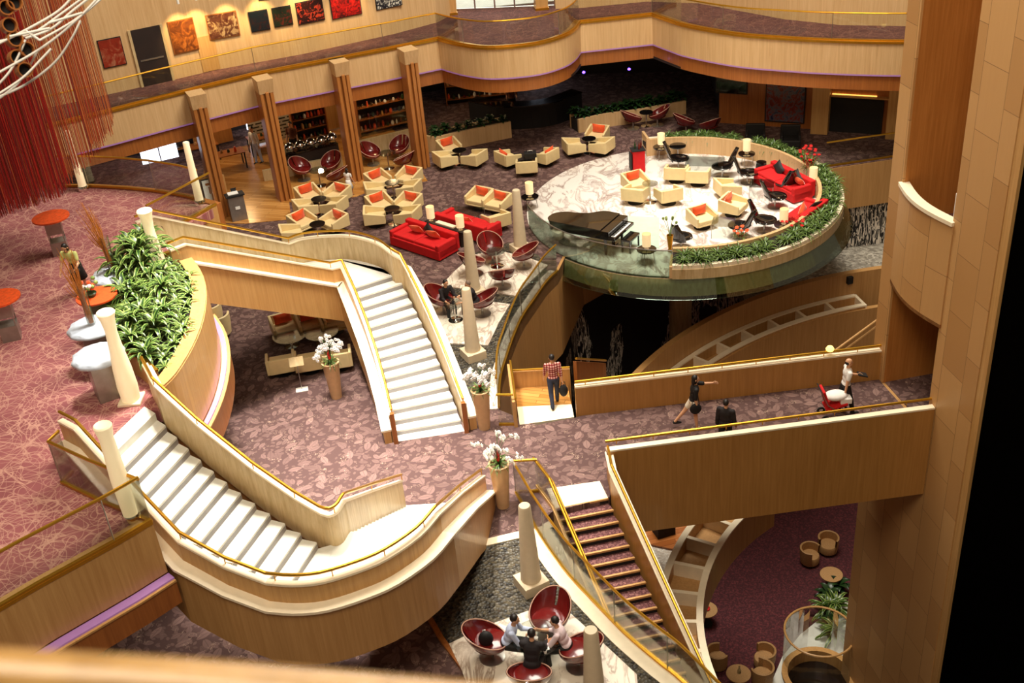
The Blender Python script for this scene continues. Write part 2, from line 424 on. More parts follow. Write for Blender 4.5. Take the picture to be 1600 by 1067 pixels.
# ---- pit edge (plan curve on the lobby floor)
edge_s = smooth(Gp([(1126, 1130), (1065, 1067), (1028, 1037), (978, 994), (936, 951), (890, 902), (860, 862), (837, 827)]), 5)
edge_n = smooth(Gp([(780, 619+21), (780, 619), (783, 588), (791, 562), (801, 532), (816, 498), (835, 470), (854, 443), (871, 426)]), 4)
br_n0, br_n1 = Vector((1.73, 26.24, 0)), Vector((10.26, 26.69, 0))
br_s0, br_s1 = Vector((2.15, 23.37, 0)), Vector((10.67, 23.94, 0))
c_l0, c_r0 = G(866.6, 794.5), G(950, 778)
d_l0, d_r0 = G(838, 664), G(897, 653)
north = [Vector((2.9, 38.4, 0)), Vector((5.2, 40.4, 0)), Vector((9, 41.3, 0)), Vector((13.04, 41.75, 0)), Vector((15.96, 42.15, 0)), Vector((30, 43, 0))]
ebot = [p for p in edge_s if p.y > 11]
lobby = [Vector((-42, 9, 0)), Vector((7.6, 9, 0))]+edge_s+[c_l0, c_r0, br_s0+Vector((0, .0, 0)), Vector((1.9, 24.9, 0)), br_n0, d_r0, d_l0]+edge_n+north+[Vector((30, 66, 0)), Vector((-42, 66, 0))]
struct(MB().prism(lobby, -.45, 0).build('floor', 'floral'))
struct(MB().prism([G(862, 800), c_r0+Vector((.03, .02, 0)), br_s0+Vector((.3, .02, 0)), Vector((2.5, 24.9, 0)), br_n0+Vector((.4, 0, 0)), d_r0, d_l0, G(800, 700)], -.3, .003).build('floor_bridgehead', 'floral'))
# timber floor strip under the ring, flush on the carpet
wood = Gp([(318, 340), (322, 348), (380, 350), (455, 343), (452, 316), (556, 308), (575, 300), (668, 283), (655, 262), (664, 250)])+[Vector((-5.5, 53, 0)), Vector((-13.2, 49.5, 0))]
struct(MB().prism(wood, .0, .02).build('floor_timber', 'planks'))
# pit floor and lower levels
struct(MB().prism([(-14, 4), (40, 4), (40, 60), (-14, 60)], ZP-.4, ZP).build('floor_pit', 'lowcarpet'))
low_edge = [Vector((p.x-.25, p.y, 0)) for p in edge_s[::-1]][::-1]
lw = [(p.x-.35, p.y, ZP) for p in edge_n]+[(2.6, 38.9, ZP), (5, 40.9, ZP), (9, 41.8, ZP), (13, 42.2, ZP), (17, 42.5, ZP), (30, 43.2, ZP)]
lw = [(-.9, 20, ZP)]+lw
struct(MB().sweep(lw[-4:], [(0, 0), (0, -ZP-.5), (.3, -ZP-.5), (.3, 0)]).build('wall_pit_east', 'stringdense'))
struct(MB().sweep(lw[:-3], [(0, 0), (0, -ZP-.5), (.3, -ZP-.5), (.3, 0)]).build('wall_pit_north', 'stringwall'))
lw2 = [(p.x-.5, p.y, ZP) for p in edge_s]+[(-.9, 20, ZP)]
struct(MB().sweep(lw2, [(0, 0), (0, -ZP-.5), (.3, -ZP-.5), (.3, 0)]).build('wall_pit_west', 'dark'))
# timber fascia hanging from the curved lobby edge, and from the straight edge at right
en = [Vector((p.x, p.y, 0)) for p in edge_n]+north[:2]
struct(MB().sweep(en, [(0, .01), (0, -3.3), (.3, -3.3), (.3, -.02)]).build('trim_pit_edge', 'tan'))
struct(MB().sweep(north[1:], [(-.02, -.03), (-.02, -1.9), (.25, -1.9), (.25, -.03)]).build('trim_north_edge', 'tan'))
es = [Vector((p.x, p.y, 0)) for p in edge_s]
struct(MB().sweep(es, [(-.01, -.03), (-.01, -1.2), (.3, -1.2), (.3, -.03)]).build('trim_south_edge', 'tan'))
# white kerb beside the stair, marble strip beside the curved railing, gravel beds
struct(MB().sweep(es, [(0, 0), (0, .05), (.36, .05), (.36, 0)]).build('trim_white_kerb', 'coping'))
struct(MB().sweep([Vector((p.x, p.y, 0)) for p in edge_n], [(0, 0), (0, .05), (.30, .05), (.30, 0)]).build('trim_marble_strip', 'marble'))
gv = [Vector((p.x-.36, p.y, 0)) for p in edge_s]
grav = gv[:]+Gp([(822, 836), (757, 849), (700, 880), (655, 935), (690, 1000), (735, 1060), (770, 1130)])
struct(MB().prism(grav, .0, .03).build('floor_gravel', 'gravel'))
gn = [Vector((p.x-.32, p.y, 0)) for p in edge_n]
gravn = gn+Gp([(842, 400), (795, 380), (770, 388), (735, 398), (692, 446), (668, 470), (664, 520), (672, 560), (705, 600), (745, 640)])
struct(MB().prism(gravn, .0, .03).build('floor_gravel_beds', 'gravel'))
struct(MB().sweep(Gp([(755, 851), (824, 835)]), [(-.12, 0), (-.12, .06), (.12, .06), (.12, 0)]).build('trim_kerb_top', 'coping'))
struct(MB().sweep(Gp([(650, 930), (690, 1000), (735, 1060), (775, 1120)]), [(-.06, 0), (-.06, .07), (.06, .07), (.06, 0)]).build('trim_kerb_diagonal', 'wood'))
for nm, pts in (('marble_pad_far', [(690, 447), (712, 424), (740, 400), (775, 392), (825, 404), (856, 416), (834, 437), (806, 464), (770, 458), (700, 450)]),
                ('marble_pad_mid', [(668, 468), (700, 464), (797, 477), (780, 505), (763, 541), (700, 538), (668, 530)]),
                ('marble_pad_front', [(702, 1008), (760, 980), (830, 955), (880, 950), (935, 1000), (995, 1056), (1000, 1110), (745, 1110), (722, 1050)])):
    tag(MB().prism(Gp(pts, .03), .03, .08).build('marble_pad', 'marble'),
        {'marble_pad_far': 'white veined marble pad under the maroon chairs beside the red sofas', 'marble_pad_mid': 'white veined marble pad behind the two obelisks, half hidden by the stair',
         'marble_pad_front': 'white veined marble pad in the dark pebbles under the people at lunch'}[nm], 'paving', None, 'structure')

# ---- upper ring: path of its lit fascia
F1 = Gp([(-160, 262), (-70, 237), (0, 217), (84, 195), (169, 174), (250, 153), (400, 116), (600, 78), (684, 61)], 5.1)
F2 = smooth(Gp([(684, 61), (702, 66), (725, 71), (762, 75), (812, 72), (850, 66), (881, 56), (897, 46), (906, 35)], 5.1), 4)
F4 = smooth(Gp([(1019, 23), (1045, 32), (1075, 41), (1150, 54), (1225, 60), (1300, 64), (1412, 66), (1500, 62)], 5.1), 4)
F = F1+F2[1:]+F4
Fp = [Vector((p.x, p.y, 0)) for p in F]
def ringsec(o0, o1, z0, z1): return [(o0, z0), (o0, z1), (o1, z1), (o1, z0)]
struct(MB().sweep(Fp, ringsec(0, .3, 3.86, 5.04)).build('trim_ring_fascia', 'cream'))
struct(MB().sweep(Fp, ringsec(-.05, .3, 5.04, 5.12)).build('trim_ring_brass', 'gold'))
struct(MB().sweep(Fp, ringsec(.0, .12, 3.80, 3.86)).build('trim_ring_light', 'purple'))
struct(MB().sweep(Fp, ringsec(.10, .4, 3.22, 3.80)).build('trim_ring_timber', 'wood'))
back = [Vector((30, 62, 0)), Vector((-40, 62, 0)), Vector((-40, 33, 0))]
struct(MB().prism([Vector((p.x, p.y+.1, 0)) for p in F]+back, 4.7, 5.04).build('floor_ring', 'ringcarpet'))
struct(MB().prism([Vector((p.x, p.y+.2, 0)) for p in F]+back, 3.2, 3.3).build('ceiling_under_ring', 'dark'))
# wall behind the ring walkway
bw = Gp([(-160, 215), (60, 172), (261, 127), (334, 110), (475, 84), (616, 53), (683, 35), (712, 20)], Z2)
bw2 = Gp([(868, 14), (905, 12), (980, -8), (1090, 5), (1225, 30), (1311, 39), (1416, 41), (1510, 36)], Z2)
bw2[1] = bw2[0]+Vector((1.2, -.2, 0)); bw2[2] = Vector((7.2, 49.9, Z2))
struct(MB().sweep(bw, ringsec(0, .3, 0, 5)).build('wall_gallery_left', 'cream'))
struct(MB().sweep(bw2, ringsec(0, .3, 0, 5)).build('wall_gallery_right', 'cream'))
# entrance glazing between the two gallery walls
e0, e1 = bw[-1].copy(), bw2[0].copy()
win = MB().sweep([e0+Vector((0, .3, 0)), e1+Vector((0, .3, 0))], ringsec(0, .04, .05, 3)).build('window_1', 'glass'); struct(win)
for i in range(6):
    p = e0.lerp(e1, i/5); MB().box((p.x, p.y+.32, Z2+1.5), (.07, .09, 3)).build('window_frame', 'chrome', win)
MB().sweep([e0+Vector((0, .3, 0)), e1+Vector((0, .3, 0))], ringsec(-.05, .07, 0, .1)).build('window_sill', 'chrome', win)
struct(MB().box(((e0.x+e1.x)/2, e0.y+4.5, Z2+2), (14, .2, 6)).build('wall_daylit_street', plain('daylit_street', sr(240, 240, 236), .8, emit=(1, .97, .92, 1), es=1.1, var=.5, scale=1.2)))
struct(MB().box(((e0.x+e1.x)/2, e0.y+2.4, Z2+.02), (7, 4, .03)).build('floor_entrance', 'step'))
# ---- rooms under the ring: back wall and right-hand walls
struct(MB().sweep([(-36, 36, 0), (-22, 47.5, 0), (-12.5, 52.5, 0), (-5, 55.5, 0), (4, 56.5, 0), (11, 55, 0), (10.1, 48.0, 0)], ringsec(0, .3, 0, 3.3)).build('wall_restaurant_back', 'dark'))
rw0, rw1 = Vector((10.0, 47.8, 0)), Vector((20, 43.0, 0))
struct(MB().sweep([rw0, rw1], ringsec(0, .3, 0, 3.3)).build('wall_bar_back', 'wood'))

# ---- mezzanine deck
deck_front = Gp([(-180, 1085), (-60, 988), (0, 950), (60, 915), (120, 882), (180, 849), (237, 815)], 5.1)
st_top_l, st_top_r = G(165, 690, Z2), G(227, 640, Z2)
A_n0, A_f0 = Vector((-8.31, 27.33, 0)), Vector((-9.57, 29.32, 0))
lensL = smooth([(-7.75, 21.35, 0), (-8.27, 22.04, 0), (-8.86, 22.72, 0), (-9.27, 23.53, 0), (-9.56, 24.57, 0), (-9.68, 25.6, 0), (-9.5, 26.6, 0), (-8.75, 27.35, 0)], 3)
lensR = smooth([(-8.31, 27.33, 0), (-7.65, 25.9, 0), (-7.30, 24.4, 0), (-7.2, 22.8, 0), (-7.35, 21.3, 0), (-7.6, 20.6, 0)], 4)
deck_north = Gp([(338, 322), (319, 317), (290, 309), (245, 301), (195, 296), (140, 293), (45, 293), (-60, 300), (-200, 325)], Z2)
deck = deck_front+Gp([(98, 754), (120, 742)], Z2)+[st_top_l, st_top_r]+[Vector((-7.6, 20.6, 0))]+lensR[::-1]+[A_f0]+deck_north+[Vector((-34, 30, 0)), Vector((-30, 8, 0))]
struct(MB().prism(deck, 4.75, Z2).build('floor_mezzanine', 'pink'))
struct(MB().prism([(p[0]*1.0, p[1]) for p in deck], 3.24, 3.3).build('ceiling_under_mezzanine', 'wood'))
df = [Vector((p.x, p.y, 0)) for p in deck_front]
dfs = df+[Vector((df[-1].x-.15, df[-1].y+.9, 0))]
def fascia_set(P, nm, sgn=1, mat='woodcream'):
    r = lambda a, b, c, d: [(sgn*x, z) for x, z in ringsec(a, b, c, d)]
    struct(MB().sweep(P, r(-.03, .3, 3.88, 5.06)).build('trim_%s_fascia' % nm, mat))
    struct(MB().sweep(P, r(-.04, .1, 5.06, 5.13)).build('trim_%s_brass' % nm, 'gold'))
    struct(MB().sweep(P, r(-.30, .3, 3.78, 3.82)).build('trim_%s_lip' % nm, 'woodcream'))
    struct(MB().sweep(P, r(-.24, -.04, 3.82, 3.86)).build('trim_%s_light' % nm, 'purple'))
    struct(MB().sweep(P, r(-.28, .3, 3.25, 3.78)).build('trim_%s_timber' % nm, 'wood'))
fascia_set(df, 'deck_front')
lr = [Vector((p.x, p.y, 0)) for p in lensR][::-1]
lr = lr[1:-1]
struct(MB().sweep(lr, [(-.04, 3.88), (-.04, 5.55), (.25, 5.55), (.25, 3.88)]).build('trim_lens_fascia', 'woodcream'))
struct(MB().sweep(lr, [(-.26, 3.78), (-.26, 3.82), (.25, 3.82), (.25, 3.78)]).build('trim_lens_lip', 'woodcream'))
struct(MB().sweep(lr, [(-.18, 3.82), (-.18, 3.86), (-.06, 3.86), (-.06, 3.82)]).build('trim_lens_light', 'purple'))
struct(MB().sweep(lr, [(-.23, 3.1), (-.23, 3.78), (.25, 3.78), (.25, 3.1)]).build('trim_lens_timber', 'wood'))
dn = [Vector((p.x, p.y, 0)) for p in deck_north]
struct(MB().sweep(dn, [(.02, 3.3), (.02, 5.08), (-.2, 5.08), (-.2, 3.3)]).build('trim_deck_north', 'wood'))
da = [A_f0+Vector((-.2, .2, 0)), Vector((deck_north[0].x, deck_north[0].y, 0))]
struct(MB().sweep(da, [(-.02, 3.3), (-.02, 5.08), (.2, 5.08), (.2, 3.3)]).build('trim_deck_side', 'woodcream'))

BLK = plain('recess_shade_black', (.0012, .0009, .0007, 1), 1.0); BLK.node_tree.nodes['Principled BSDF'].inputs['Specular IOR Level'].default_value = 0  # near-black colour stands in for the shade of an opening beside the tower
# ---- stone tower at right, with its two openings
tP, tD = Vector((10.26, 26.69, 0)), Vector((.148, -.989, 0)).normalized(); tN = Vector((-tD.y, tD.x, 0))   # tN points into the tower (+x)
def tw(s, o, z): p = tP+tD*s+tN*o; return Vector((p.x, p.y, z))
def towerbox(mb, s0, s1, o0, o1, z0, z1, mi=0): return mb.prism([tw(s0, o0, 0), tw(s1, o0, 0), tw(s1, o1, 0), tw(s0, o1, 0)], z0, z1, mi)
t = MB()
towerbox(t, -.47, .16, 0, 6, ZP, 22); towerbox(t, 2.62, 4.5, 0, .9, ZP, 22); towerbox(t, .16, 2.62, 0, 6, ZP, -.02); 
struct(t.build('wall_right', 'tower'))
struct(towerbox(MB(), 4.5, 4.78, .02, 6, ZP, 22).build('wall_right_return', 'woodcream'))
struct(towerbox(MB(), 2.62, 4.5, .9, 6, ZP, 22).build('wall_right_core', 'wood'))
struct(towerbox(MB(), 2.615, 2.62, .9, 6, ZP, 22).build('wall_corridor_side', 'jamb'))
struct(towerbox(MB(), .16, .17, .06, 6, -.0, 22).build('wall_corridor_north', 'jamb'))
struct(towerbox(MB(), .16, 2.62, 5.6, 6, 0, 22).build('wall_corridor_end', 'wood'))
struct(towerbox(MB(), .16, 2.62, 0.1, 6, -.3, 0).build('floor_corridor', 'floral'))
struct(towerbox(MB(), 4.78, 16, .10, 2.5, ZP, 22).build('wall_recess_shade', BLK))  # solid flush box, the opening's darkness is only its black colour
# bowed balcony front between the openings
bow = [tP+tD*(.10+2.6*i/14)-tN*(.22*math.sin(PI*i/14)+.03) for i in range(15)]
struct(MB().sweep(bow, [(0, 3.2), (0, 6.0), (.18, 6.0), (.18, 3.2)]).build('wall_balcony_front', 'tower'))
struct(MB().sweep(bow, [(-.05, 6.0), (-.05, 6.1), (.22, 6.1), (.22, 6.0)]).build('trim_balcony_coping', 'coping'))
struct(MB().prism(bow+[tw(2.62, 5.6, 0), tw(.16, 5.6, 0)], 3.2, 3.3).build('ceiling_corridor', 'wood'))
struct(MB().prism([tw(.17, .1, 0), tw(2.6, .1, 0), tw(2.61, 5.6, 0), tw(.17, 5.6, 0)], 4.9, 5.0).build('floor_balcony', 'ringcarpet'))

# ================================================================== FOOTBRIDGE
b0 = br_s0
R = empty('footbridge', 'timber sided footbridge with brass rails crossing to the stone tower', 'bridge', (6.2, 25, 0))
K = sub(R)
MB().prism([br_s0+Vector((-.25, .03, 0)), br_s1, br_n1, br_n0], -.35, 0).build('carpet_deck', 'floral', **K)
sB = br_s0+Vector((-.02, 0, 0)); sE = br_s1+tD*.0
MB().sweep([sB, sE], [(-.0, -1.85), (-.0, .92), (-.16, .92), (-.16, -1.85)]).build('near_parapet', 'bridgewood', **K)
nB, nE = Vector((1.62, 26.24, 0)), br_n1
MB().sweep([nB, nE], [(.16, -1.85), (.16, .92), (0, .92), (0, -1.85)]).build('far_parapet', 'bridgewood', **K)
MB().sweep([sB, sE], [(.0, .92), (.0, .97), (-.17, .97), (-.17, .92)]).build('coping', 'coping', **K)
MB().sweep([nB, nE], [(.17, .92), (.17, .97), (.0, .97), (.0, .92)]).build('coping', 'coping', **K)
for a, b in ((sB, sE), (nB, nE)):
    sg = -1 if a is sB else 1
    off = Vector((0, .08, 0)) if a is sB else Vector((0, .08, 0))
    h = MB().tube([a+off*abs(sg)+Vector((0, 0, 1.09)), b+off+Vector((0, 0, 1.09))], .038).build('handrail', 'gold', **K)
    m = MB()
    for i in range(9): p = a.lerp(b, (i+.3)/9)+off; m.cyl((p.x, p.y, .97), .014, .12, 8)
    m.build('bracket', 'gold', h)
MB().prism([br_s0, br_s1, br_n1, br_n0], -1.86, -1.75).build('soffit', 'wood', **K)

# ================================================================== STAIRCASES
def railing(P, root, side, wall_z=(-.25, .78), ledge=(.06, .36, .36), fas=1.3, wallmat='stairwall', fasmat='wood', h=1.0, lining='woodcream'):
    """P runs at tread level along the wall line; side=+1 puts the ledge on the left of the path"""
    K = sub(root); s = side
    MB().sweep(P, [(0, wall_z[0]), (0, wall_z[1]), (s*.07, wall_z[1]), (s*.07, wall_z[0])]).build('parapet', wallmat, **K)
    MB().sweep(P, [(s*-.03, wall_z[1]), (s*-.03, wall_z[1]+.05), (s*.10, wall_z[1]+.05), (s*.10, wall_z[1])]).build('parapet_cap', 'coping', **K)
    hr = MB().tube([p+Vector((0, 0, h)) for p in P], .036).build('handrail', 'gold', **K)
    m = MB(); acc = 0
    for a, b in zip(P, P[1:]):
        acc += (b-a).length
        if acc > .9: acc = 0; m.cyl((b.x, b.y, b.z+wall_z[1]+.05), .012, h-wall_z[1]-.05, 6)
    if m.v: m.build('bracket', 'gold', hr)
    if lining: MB().sweep(P, [(s*.07, wall_z[0]), (s*.07, wall_z[1]), (s*.085, wall_z[1]), (s*.085, wall_z[0])]).build('lining', lining, **K)
    if ledge:
        a, b, z = ledge
        MB().sweep(P, [(s*a, z-.06), (s*a, z), (s*b, z), (s*b, z-.06)]).build('ledge', 'coping', **K)
        b0 = max(b-.25, .075)
        MB().sweep(P, [(s*(b-.05), z-.06), (s*b0, z-.06), (s*b0, z-.06-fas), (s*(b-.05), z-.06-fas)]).build('fascia', fasmat, **K)

def treads(L, Rr, root, mat='step', rmat='riser', rs=.168, nose=None, thick=.05, nosemat=None):
    """L, Rr: nosing ends from the top down (each at its own height)"""
    K = sub(root); n = len(L)
    for i in range(n-1):
        l0, r0, l1, r1 = L[i], Rr[i], L[i+1], Rr[i+1]
        z = l1.z; u = Vector((l0.x-l1.x, l0.y-l1.y, 0)); w = Vector((r0.x-r1.x, r0.y-r1.y, 0))
        eps = .02
        t = MB().prism([l1, r1, Vector((r0.x, r0.y, 0))+w*eps, Vector((l0.x, l0.y, 0))+u*eps], z-thick, z)
        st = t.build('step', mat, **K)
        r = MB().prism([Vector((l0.x, l0.y, 0))-u*.02, Vector((r0.x, r0.y, 0))-w*.02, Vector((r0.x, r0.y, 0))+w*.12, Vector((l0.x, l0.y, 0))+u*.12], z-.01, l0.z-thick)
        r.build('riser', rmat, st)
        if nosemat:
            MB().prism([l0-u*.10, r0-w*.10, r0+w*.10, l0+u*.10], l0.z-thick, l0.z+.004).build('nosing', nosemat, st)
def quadfit(P, n):
    """even sequence of n points on the parabola through three points"""
    a, b, c = P; out = []
    for i in range(n):
        t = i/(n-1); out.append(a*(2*(t-.5)*(t-1))+b*(-4*t*(t-1))+c*(2*t*(t-.5)))
    return out
RS = Z2/30
# ---------------- centre stair (A)
zl = Z2-15*RS
z3 = lambda x, y: (520+x/3.335, 380+y/3.335)
RA = empty('staircase', 'curved white marble staircase descending in the centre of the lobby', 'staircase', (-2.8, 28.8, 0)); KA = sub(RA)
top, mid, bot = zl, zl-7*RS, RS
La = quadfit([G(*z3(85, 240), zl), G(*z3(229, 600), mid), G(*z3(331, 978), zl-14*RS)], 15)
Ra = quadfit([G(*z3(335, 160), zl), G(*z3(512, 520), mid), G(*z3(666, 920), zl-14*RS)], 15)
La.append(La[-1]+(La[-1]-La[-2])); Ra.append(Ra[-1]+(Ra[-1]-Ra[-2]))
for P in (La, Ra):
    for i, p in enumerate(P): p.z = max(.014, zl-i*RS)
treads(La, Ra, RA)
# upper flight, hidden behind the near parapet: from the deck to the landing
An1, Af1 = Vector((-5.12, 30.18, zl)), Vector((-6.58, 32.04, zl))
Lu = [Vector((A_f0.x, A_f0.y, Z2)).lerp(Af1, i/15) for i in range(16)]
Ru = [Vector((A_n0.x, A_n0.y, Z2)).lerp(An1, i/15) for i in range(16)]
treads(Lu, Ru, RA)
# landing
farr = smooth(Gp([(450, 372), (470, 365), (505, 361), (545, 361), (585, 371), (610, 388)], zl+1.0), 4)
fo = [Vector((p.x, p.y, 0))+(Vector((p.x, p.y, 0))-Vector((An1.x+.6, An1.y+.3, 0))).normalized()*.12 for p in farr]
land = [An1]+[Vector((La[0].x, La[0].y, 0)), Vector((Ra[0].x, Ra[0].y, 0))+(Ra[0]-La[0]).xy.to_3d().normalized()*.14]+fo[::-1]
MB().prism(land, zl-.12, zl).build('landing', 'step', **KA)
# near parapet: deck edge, slope, landing corner, slope to the floor
near = [Vector((A_n0.x, A_n0.y, Z2))+Vector((-.35, -.3, 0)), Vector((A_n0.x, A_n0.y, Z2)), An1, G(527, 418, zl+.95)-Vector((0, 0, .95))]
La_out = [p+(p-q).normalized()*.06 for p, q in zip(La, Ra)]
nearP = near[:3]+[La_out[0]+Vector((-.02, .02, 0))]+La_out[3::3]
nearP[-1].z = RS*.5
railing(nearP, RA, -1, fas=1.15, fasmat='woodcream')
farP = [Vector((A_f0.x, A_f0.y, Z2))+Vector((-.4, -.35, 0)), Vector((A_f0.x, A_f0.y, Z2))]+[Vector((p.x, p.y, zl)) for p in farr]
Ra_out = [p+(p-q).normalized()*.06 for p, q in zip(Ra, La)]
farP = farP+Ra_out[1::2]
farP[-1].z = RS*.5
railing(farP, RA, 1, fas=1.1, fasmat='woodcream')
for P, o in ((nearP, -.0), (farP, 0)):
    e = P[-1]; MB().box((e.x, e.y-.05, .5), (.12, .12, 1.0), .1).build('newel', 'wood', **KA)
# solid timber under the lower flight
m = MB()
for i in range(14):
    l0, r0, l1, r1 = La[i], Ra[i], La[i+1], Ra[i+1]
    zz = max(0.0, l1.z-.55)
    m.prism([l1, r1, r0, l0], zz, max(zz+.02, l1.z-.06))
m.build('soffit', 'wood', **KA)
m = MB()
for i in range(15):
    l0, r0, l1, r1 = Lu[i], Ru[i], Lu[i+1], Ru[i+1]; m.prism([l1, r1, r0, l0], l1.z-.5, l1.z-.06)
m.prism(land, zl-.5, zl-.13)
m.build('underside', 'wood', **KA)

# ---------------- left stair (B)
zb = Z2-13*RS
RB = empty('staircase', 'sweeping white marble staircase with curved landing at the lower left', 'staircase', (-4, 20, 0)); KB = sub(RB)
zz1 = lambda x, y: (150+x/3.678, 620+y/3.678)
Rb = quadfit([G(*zz1(338, 95), Z2), G(*zz1(752, 490), Z2-6*RS), G(*zz1(1268, 835), zb+RS)], 13)
Lb = quadfit([G(*zz1(112, 315), Z2), G(*zz1(560, 715), Z2-6*RS), G(*zz1(1160, 1000), zb+RS)], 13)
Lb = [p+(p-q).xy.to_3d().normalized()*.42 for p, q in zip(Lb, Rb)]
for P in (Lb, Rb):
    P.append(P[-1]+(P[-1]-P[-2]))
    for i, p in enumerate(P): p.z = Z2-i*RS
treads(Lb, Rb, RB)
uB = (Lb[0]-Lb[1]).xy.to_3d().normalized(); MB().prism([Lb[0]-uB*.02, Rb[0]-uB*.02, Rb[0]+uB*.42, Lb[0]+uB*.42], Z2-.32, Z2+.012).build('top_strip', 'step', **KB)
# outer railing line
o1 = ppath([(118, 658), (195, 743), (280, 833), (350, 872), (415, 897)], Z2+.97, zb+.97)
o2 = smooth(Gp([(415, 897), (455, 900), (500, 896), (556, 879), (600, 860), (650, 826), (680, 793)], zb+.97), 3)
o3 = ppath([(680, 793), (718, 760), (752, 735)], zb+.97, .97)
o0 = G(93, 645, Z2+.97)
outP = [p-Vector((0, 0, .97)) for p in [o0]+o1[:-1]+o2+o3[1:]]
i1 = ppath([(238, 592), (306, 654), (394, 724), (459, 769), (500, 793)], Z2+.97, zb+.97)
i2 = smooth(Gp([(500, 793), (513, 796), (525, 790), (533, 778), (537, 773)], zb+.97), 3)
i3 = ppath([(537, 773), (580, 758), (627, 743)], zb+.97, .97)
inP = [p-Vector((0, 0, .97)) for p in [G(221, 560, Z2+.97)]+i1[:-1]+i2+i3[1:]]
railing(outP, RB, -1, fas=1.35, fasmat='tan')
railing(inP, RB, 1, ledge=(.06, .16, .74), fas=1.3, fasmat='woodcream')
# landing fan and lower flight
lin = [p-Vector((0, 0, .97)) for p in i2]; lout = [p-Vector((0, 0, .97)) for p in o2]
land = [Vector((Rb[-1].x, Rb[-1].y, 0)), Vector((Lb[-1].x, Lb[-1].y, 0))]+lout[2:]+lin[::-1]
land = [Vector((Rb[12].x, Rb[12].y, 0))]+lin[1:]+lout[::-1][:-1]+[Vector((Lb[12].x, Lb[12].y, 0))]
MB().prism(land, zb-.12, zb-.006).build('landing', 'step', **KB)
Ll = [p-Vector((0, 0, .97)) for p in ppath([(535, 775), (580, 758), (627, 743)], zb+.97, .97)]
Lf = [Ll[0].lerp(Ll[-1], i/17) for i in range(18)]
Rf0, Rf1 = outP[-3].copy(), outP[-1].copy(); Rm = outP[-2]
Rf = quadfit([Rf0, Rm, Rf1], 18)
for P in (Lf, Rf):
    for i, p in enumerate(P): p.z = max(.014, zb-i*zb/17)
treads(Lf, Rf, RB)
m = MB()
for i in range(13):
    m.prism([Lb[i+1], Rb[i+1], Rb[i], Lb[i]], Lb[i+1].z-.5, Lb[i+1].z-.06)
m.prism(land, zb-.6, zb-.13)
for i in range(16):
    z = max(0, Lf[i+1].z-.6); m.prism([Lf[i+1], Rf[i+1], Rf[i], Lf[i]], z, max(z+.02, Lf[i+1].z-.06))
m.build('underside', 'wood', **KB)

# ---------------- carpeted stair (C) from the bridge down
RC = empty('staircase', 'carpeted staircase with brass rails leading down from the footbridge', 'staircase', (1.5, 22, 0)); KC = sub(RC)
dC = Vector((.33, -.944, 0)).normalized(); N = 26; rC = .168
l0, r0 = c_l0.copy(), c_r0.copy()
Lc = [l0+dC*(.283*i)+Vector((0, 0, -rC*i)) for i in range(N+1)]; Rc = [r0+dC*(.283*i)+Vector((0, 0, -rC*i)) for i in range(N+1)]
treads(Lc, Rc, RC, mat='staircarpet', rmat='mattblack', nosemat='woodcream')
MB().prism([c_l0, c_r0, G(937, 752), G(854, 764)], -.12, .012).build('landing', 'coping', **KC)
sl = -rC/.283
pr = [br_s0+Vector((-.02, .0, .0)), c_r0+Vector((.08, .03, 0))]+[Rc[i]+Vector((.08, .03, 0)) for i in (1, N)]
MB().sweep(pr, [(0, -.7), (0, .78), (.14, .78), (.14, -.7)]).build('parapet', 'bridgewood', **KC)
MB().sweep(pr, [(-.03, .78), (-.03, .83), (.17, .83), (.17, .78)]).build('parapet_cap', 'coping', **KC)
MB().tube([p+Vector((0.05, 0.02, .98)) for p in pr], .036).build('handrail', 'gold', **KC)
pl = [G(833, 714, 1.0)-Vector((0, 0, 1.0)), c_l0+Vector((-.08, -.02, 0)), Lc[1]+Vector((-.08, -.02, 0)), Lc[N]+Vector((-.08, -.02, 0))]
MB().sweep(pl, [(0, -.5), (0, .12), (.07, .12), (.07, -.5)]).build('stringer', 'woodcream', **KC)
MB().sweep(pl, [(0.02, .12), (0.02, .92), (.035, .92), (.035, .12)]).build('glass_panel', 'glass', **KC)
MB().tube([p+Vector((0, 0, .97)) for p in pl], .036).build('handrail', 'gold', **KC)
MB().tube([p+Vector((0.09, 0, .86)) for p in pl], .022).build('lower_rail', 'gold', **KC)
m = MB()
for i in range(N): m.prism([Lc[i+1], Rc[i+1], Rc[i], Lc[i]], Lc[i+1].z-.5, Lc[i+1].z-.06)
m.build('underside', 'wood', **KC)

# ---------------- stair going down behind the bridge (D)
RD = empty('staircase', 'short stone stair landing boxed in timber behind the footbridge', 'staircase', (1.1, 26.4, 0)); KD = sub(RD)
dl, dr, db_l, db_r = G(812, 664), G(897, 652), G(808, 636), G(893, 632)
MB().prism([dl, dr, db_r, db_l], -.3, .012).build('landing', 'coping', **KD)
u = (db_l-dl).normalized()
e_l, e_r = db_l+u*1.0, db_r+u*1.0
MB().prism([db_l, db_r, e_r, e_l], -.35, -.0).build('timber_landing', 'planks', **KD)
bk = [e_l+Vector((-.05, 0, 0)), e_r+Vector((.1, 0, 0))]
MB().sweep(bk, [(0, -1.2), (0, .55), (.1, .55), (.1, -1.2)]).build('back_wall', 'woodcream', **KD)
MB().tube([p+Vector((0, 0, .62)) for p in bk], .03).build('handrail', 'gold', **KD)
lf = [dl+Vector((-.05, -.1, 0)), e_l+Vector((-.05, 0, 0))]
MB().sweep(lf, [(0, -1.2), (0, .85), (.1, .85), (.1, -1.2)]).build('side_wall', 'woodcream', **KD)
MB().tube([p+Vector((0, 0, .95)) for p in lf], .035).build('handrail', 'gold', **KD)
q = [G(905, 590, .9), G(921, 560, .5)]
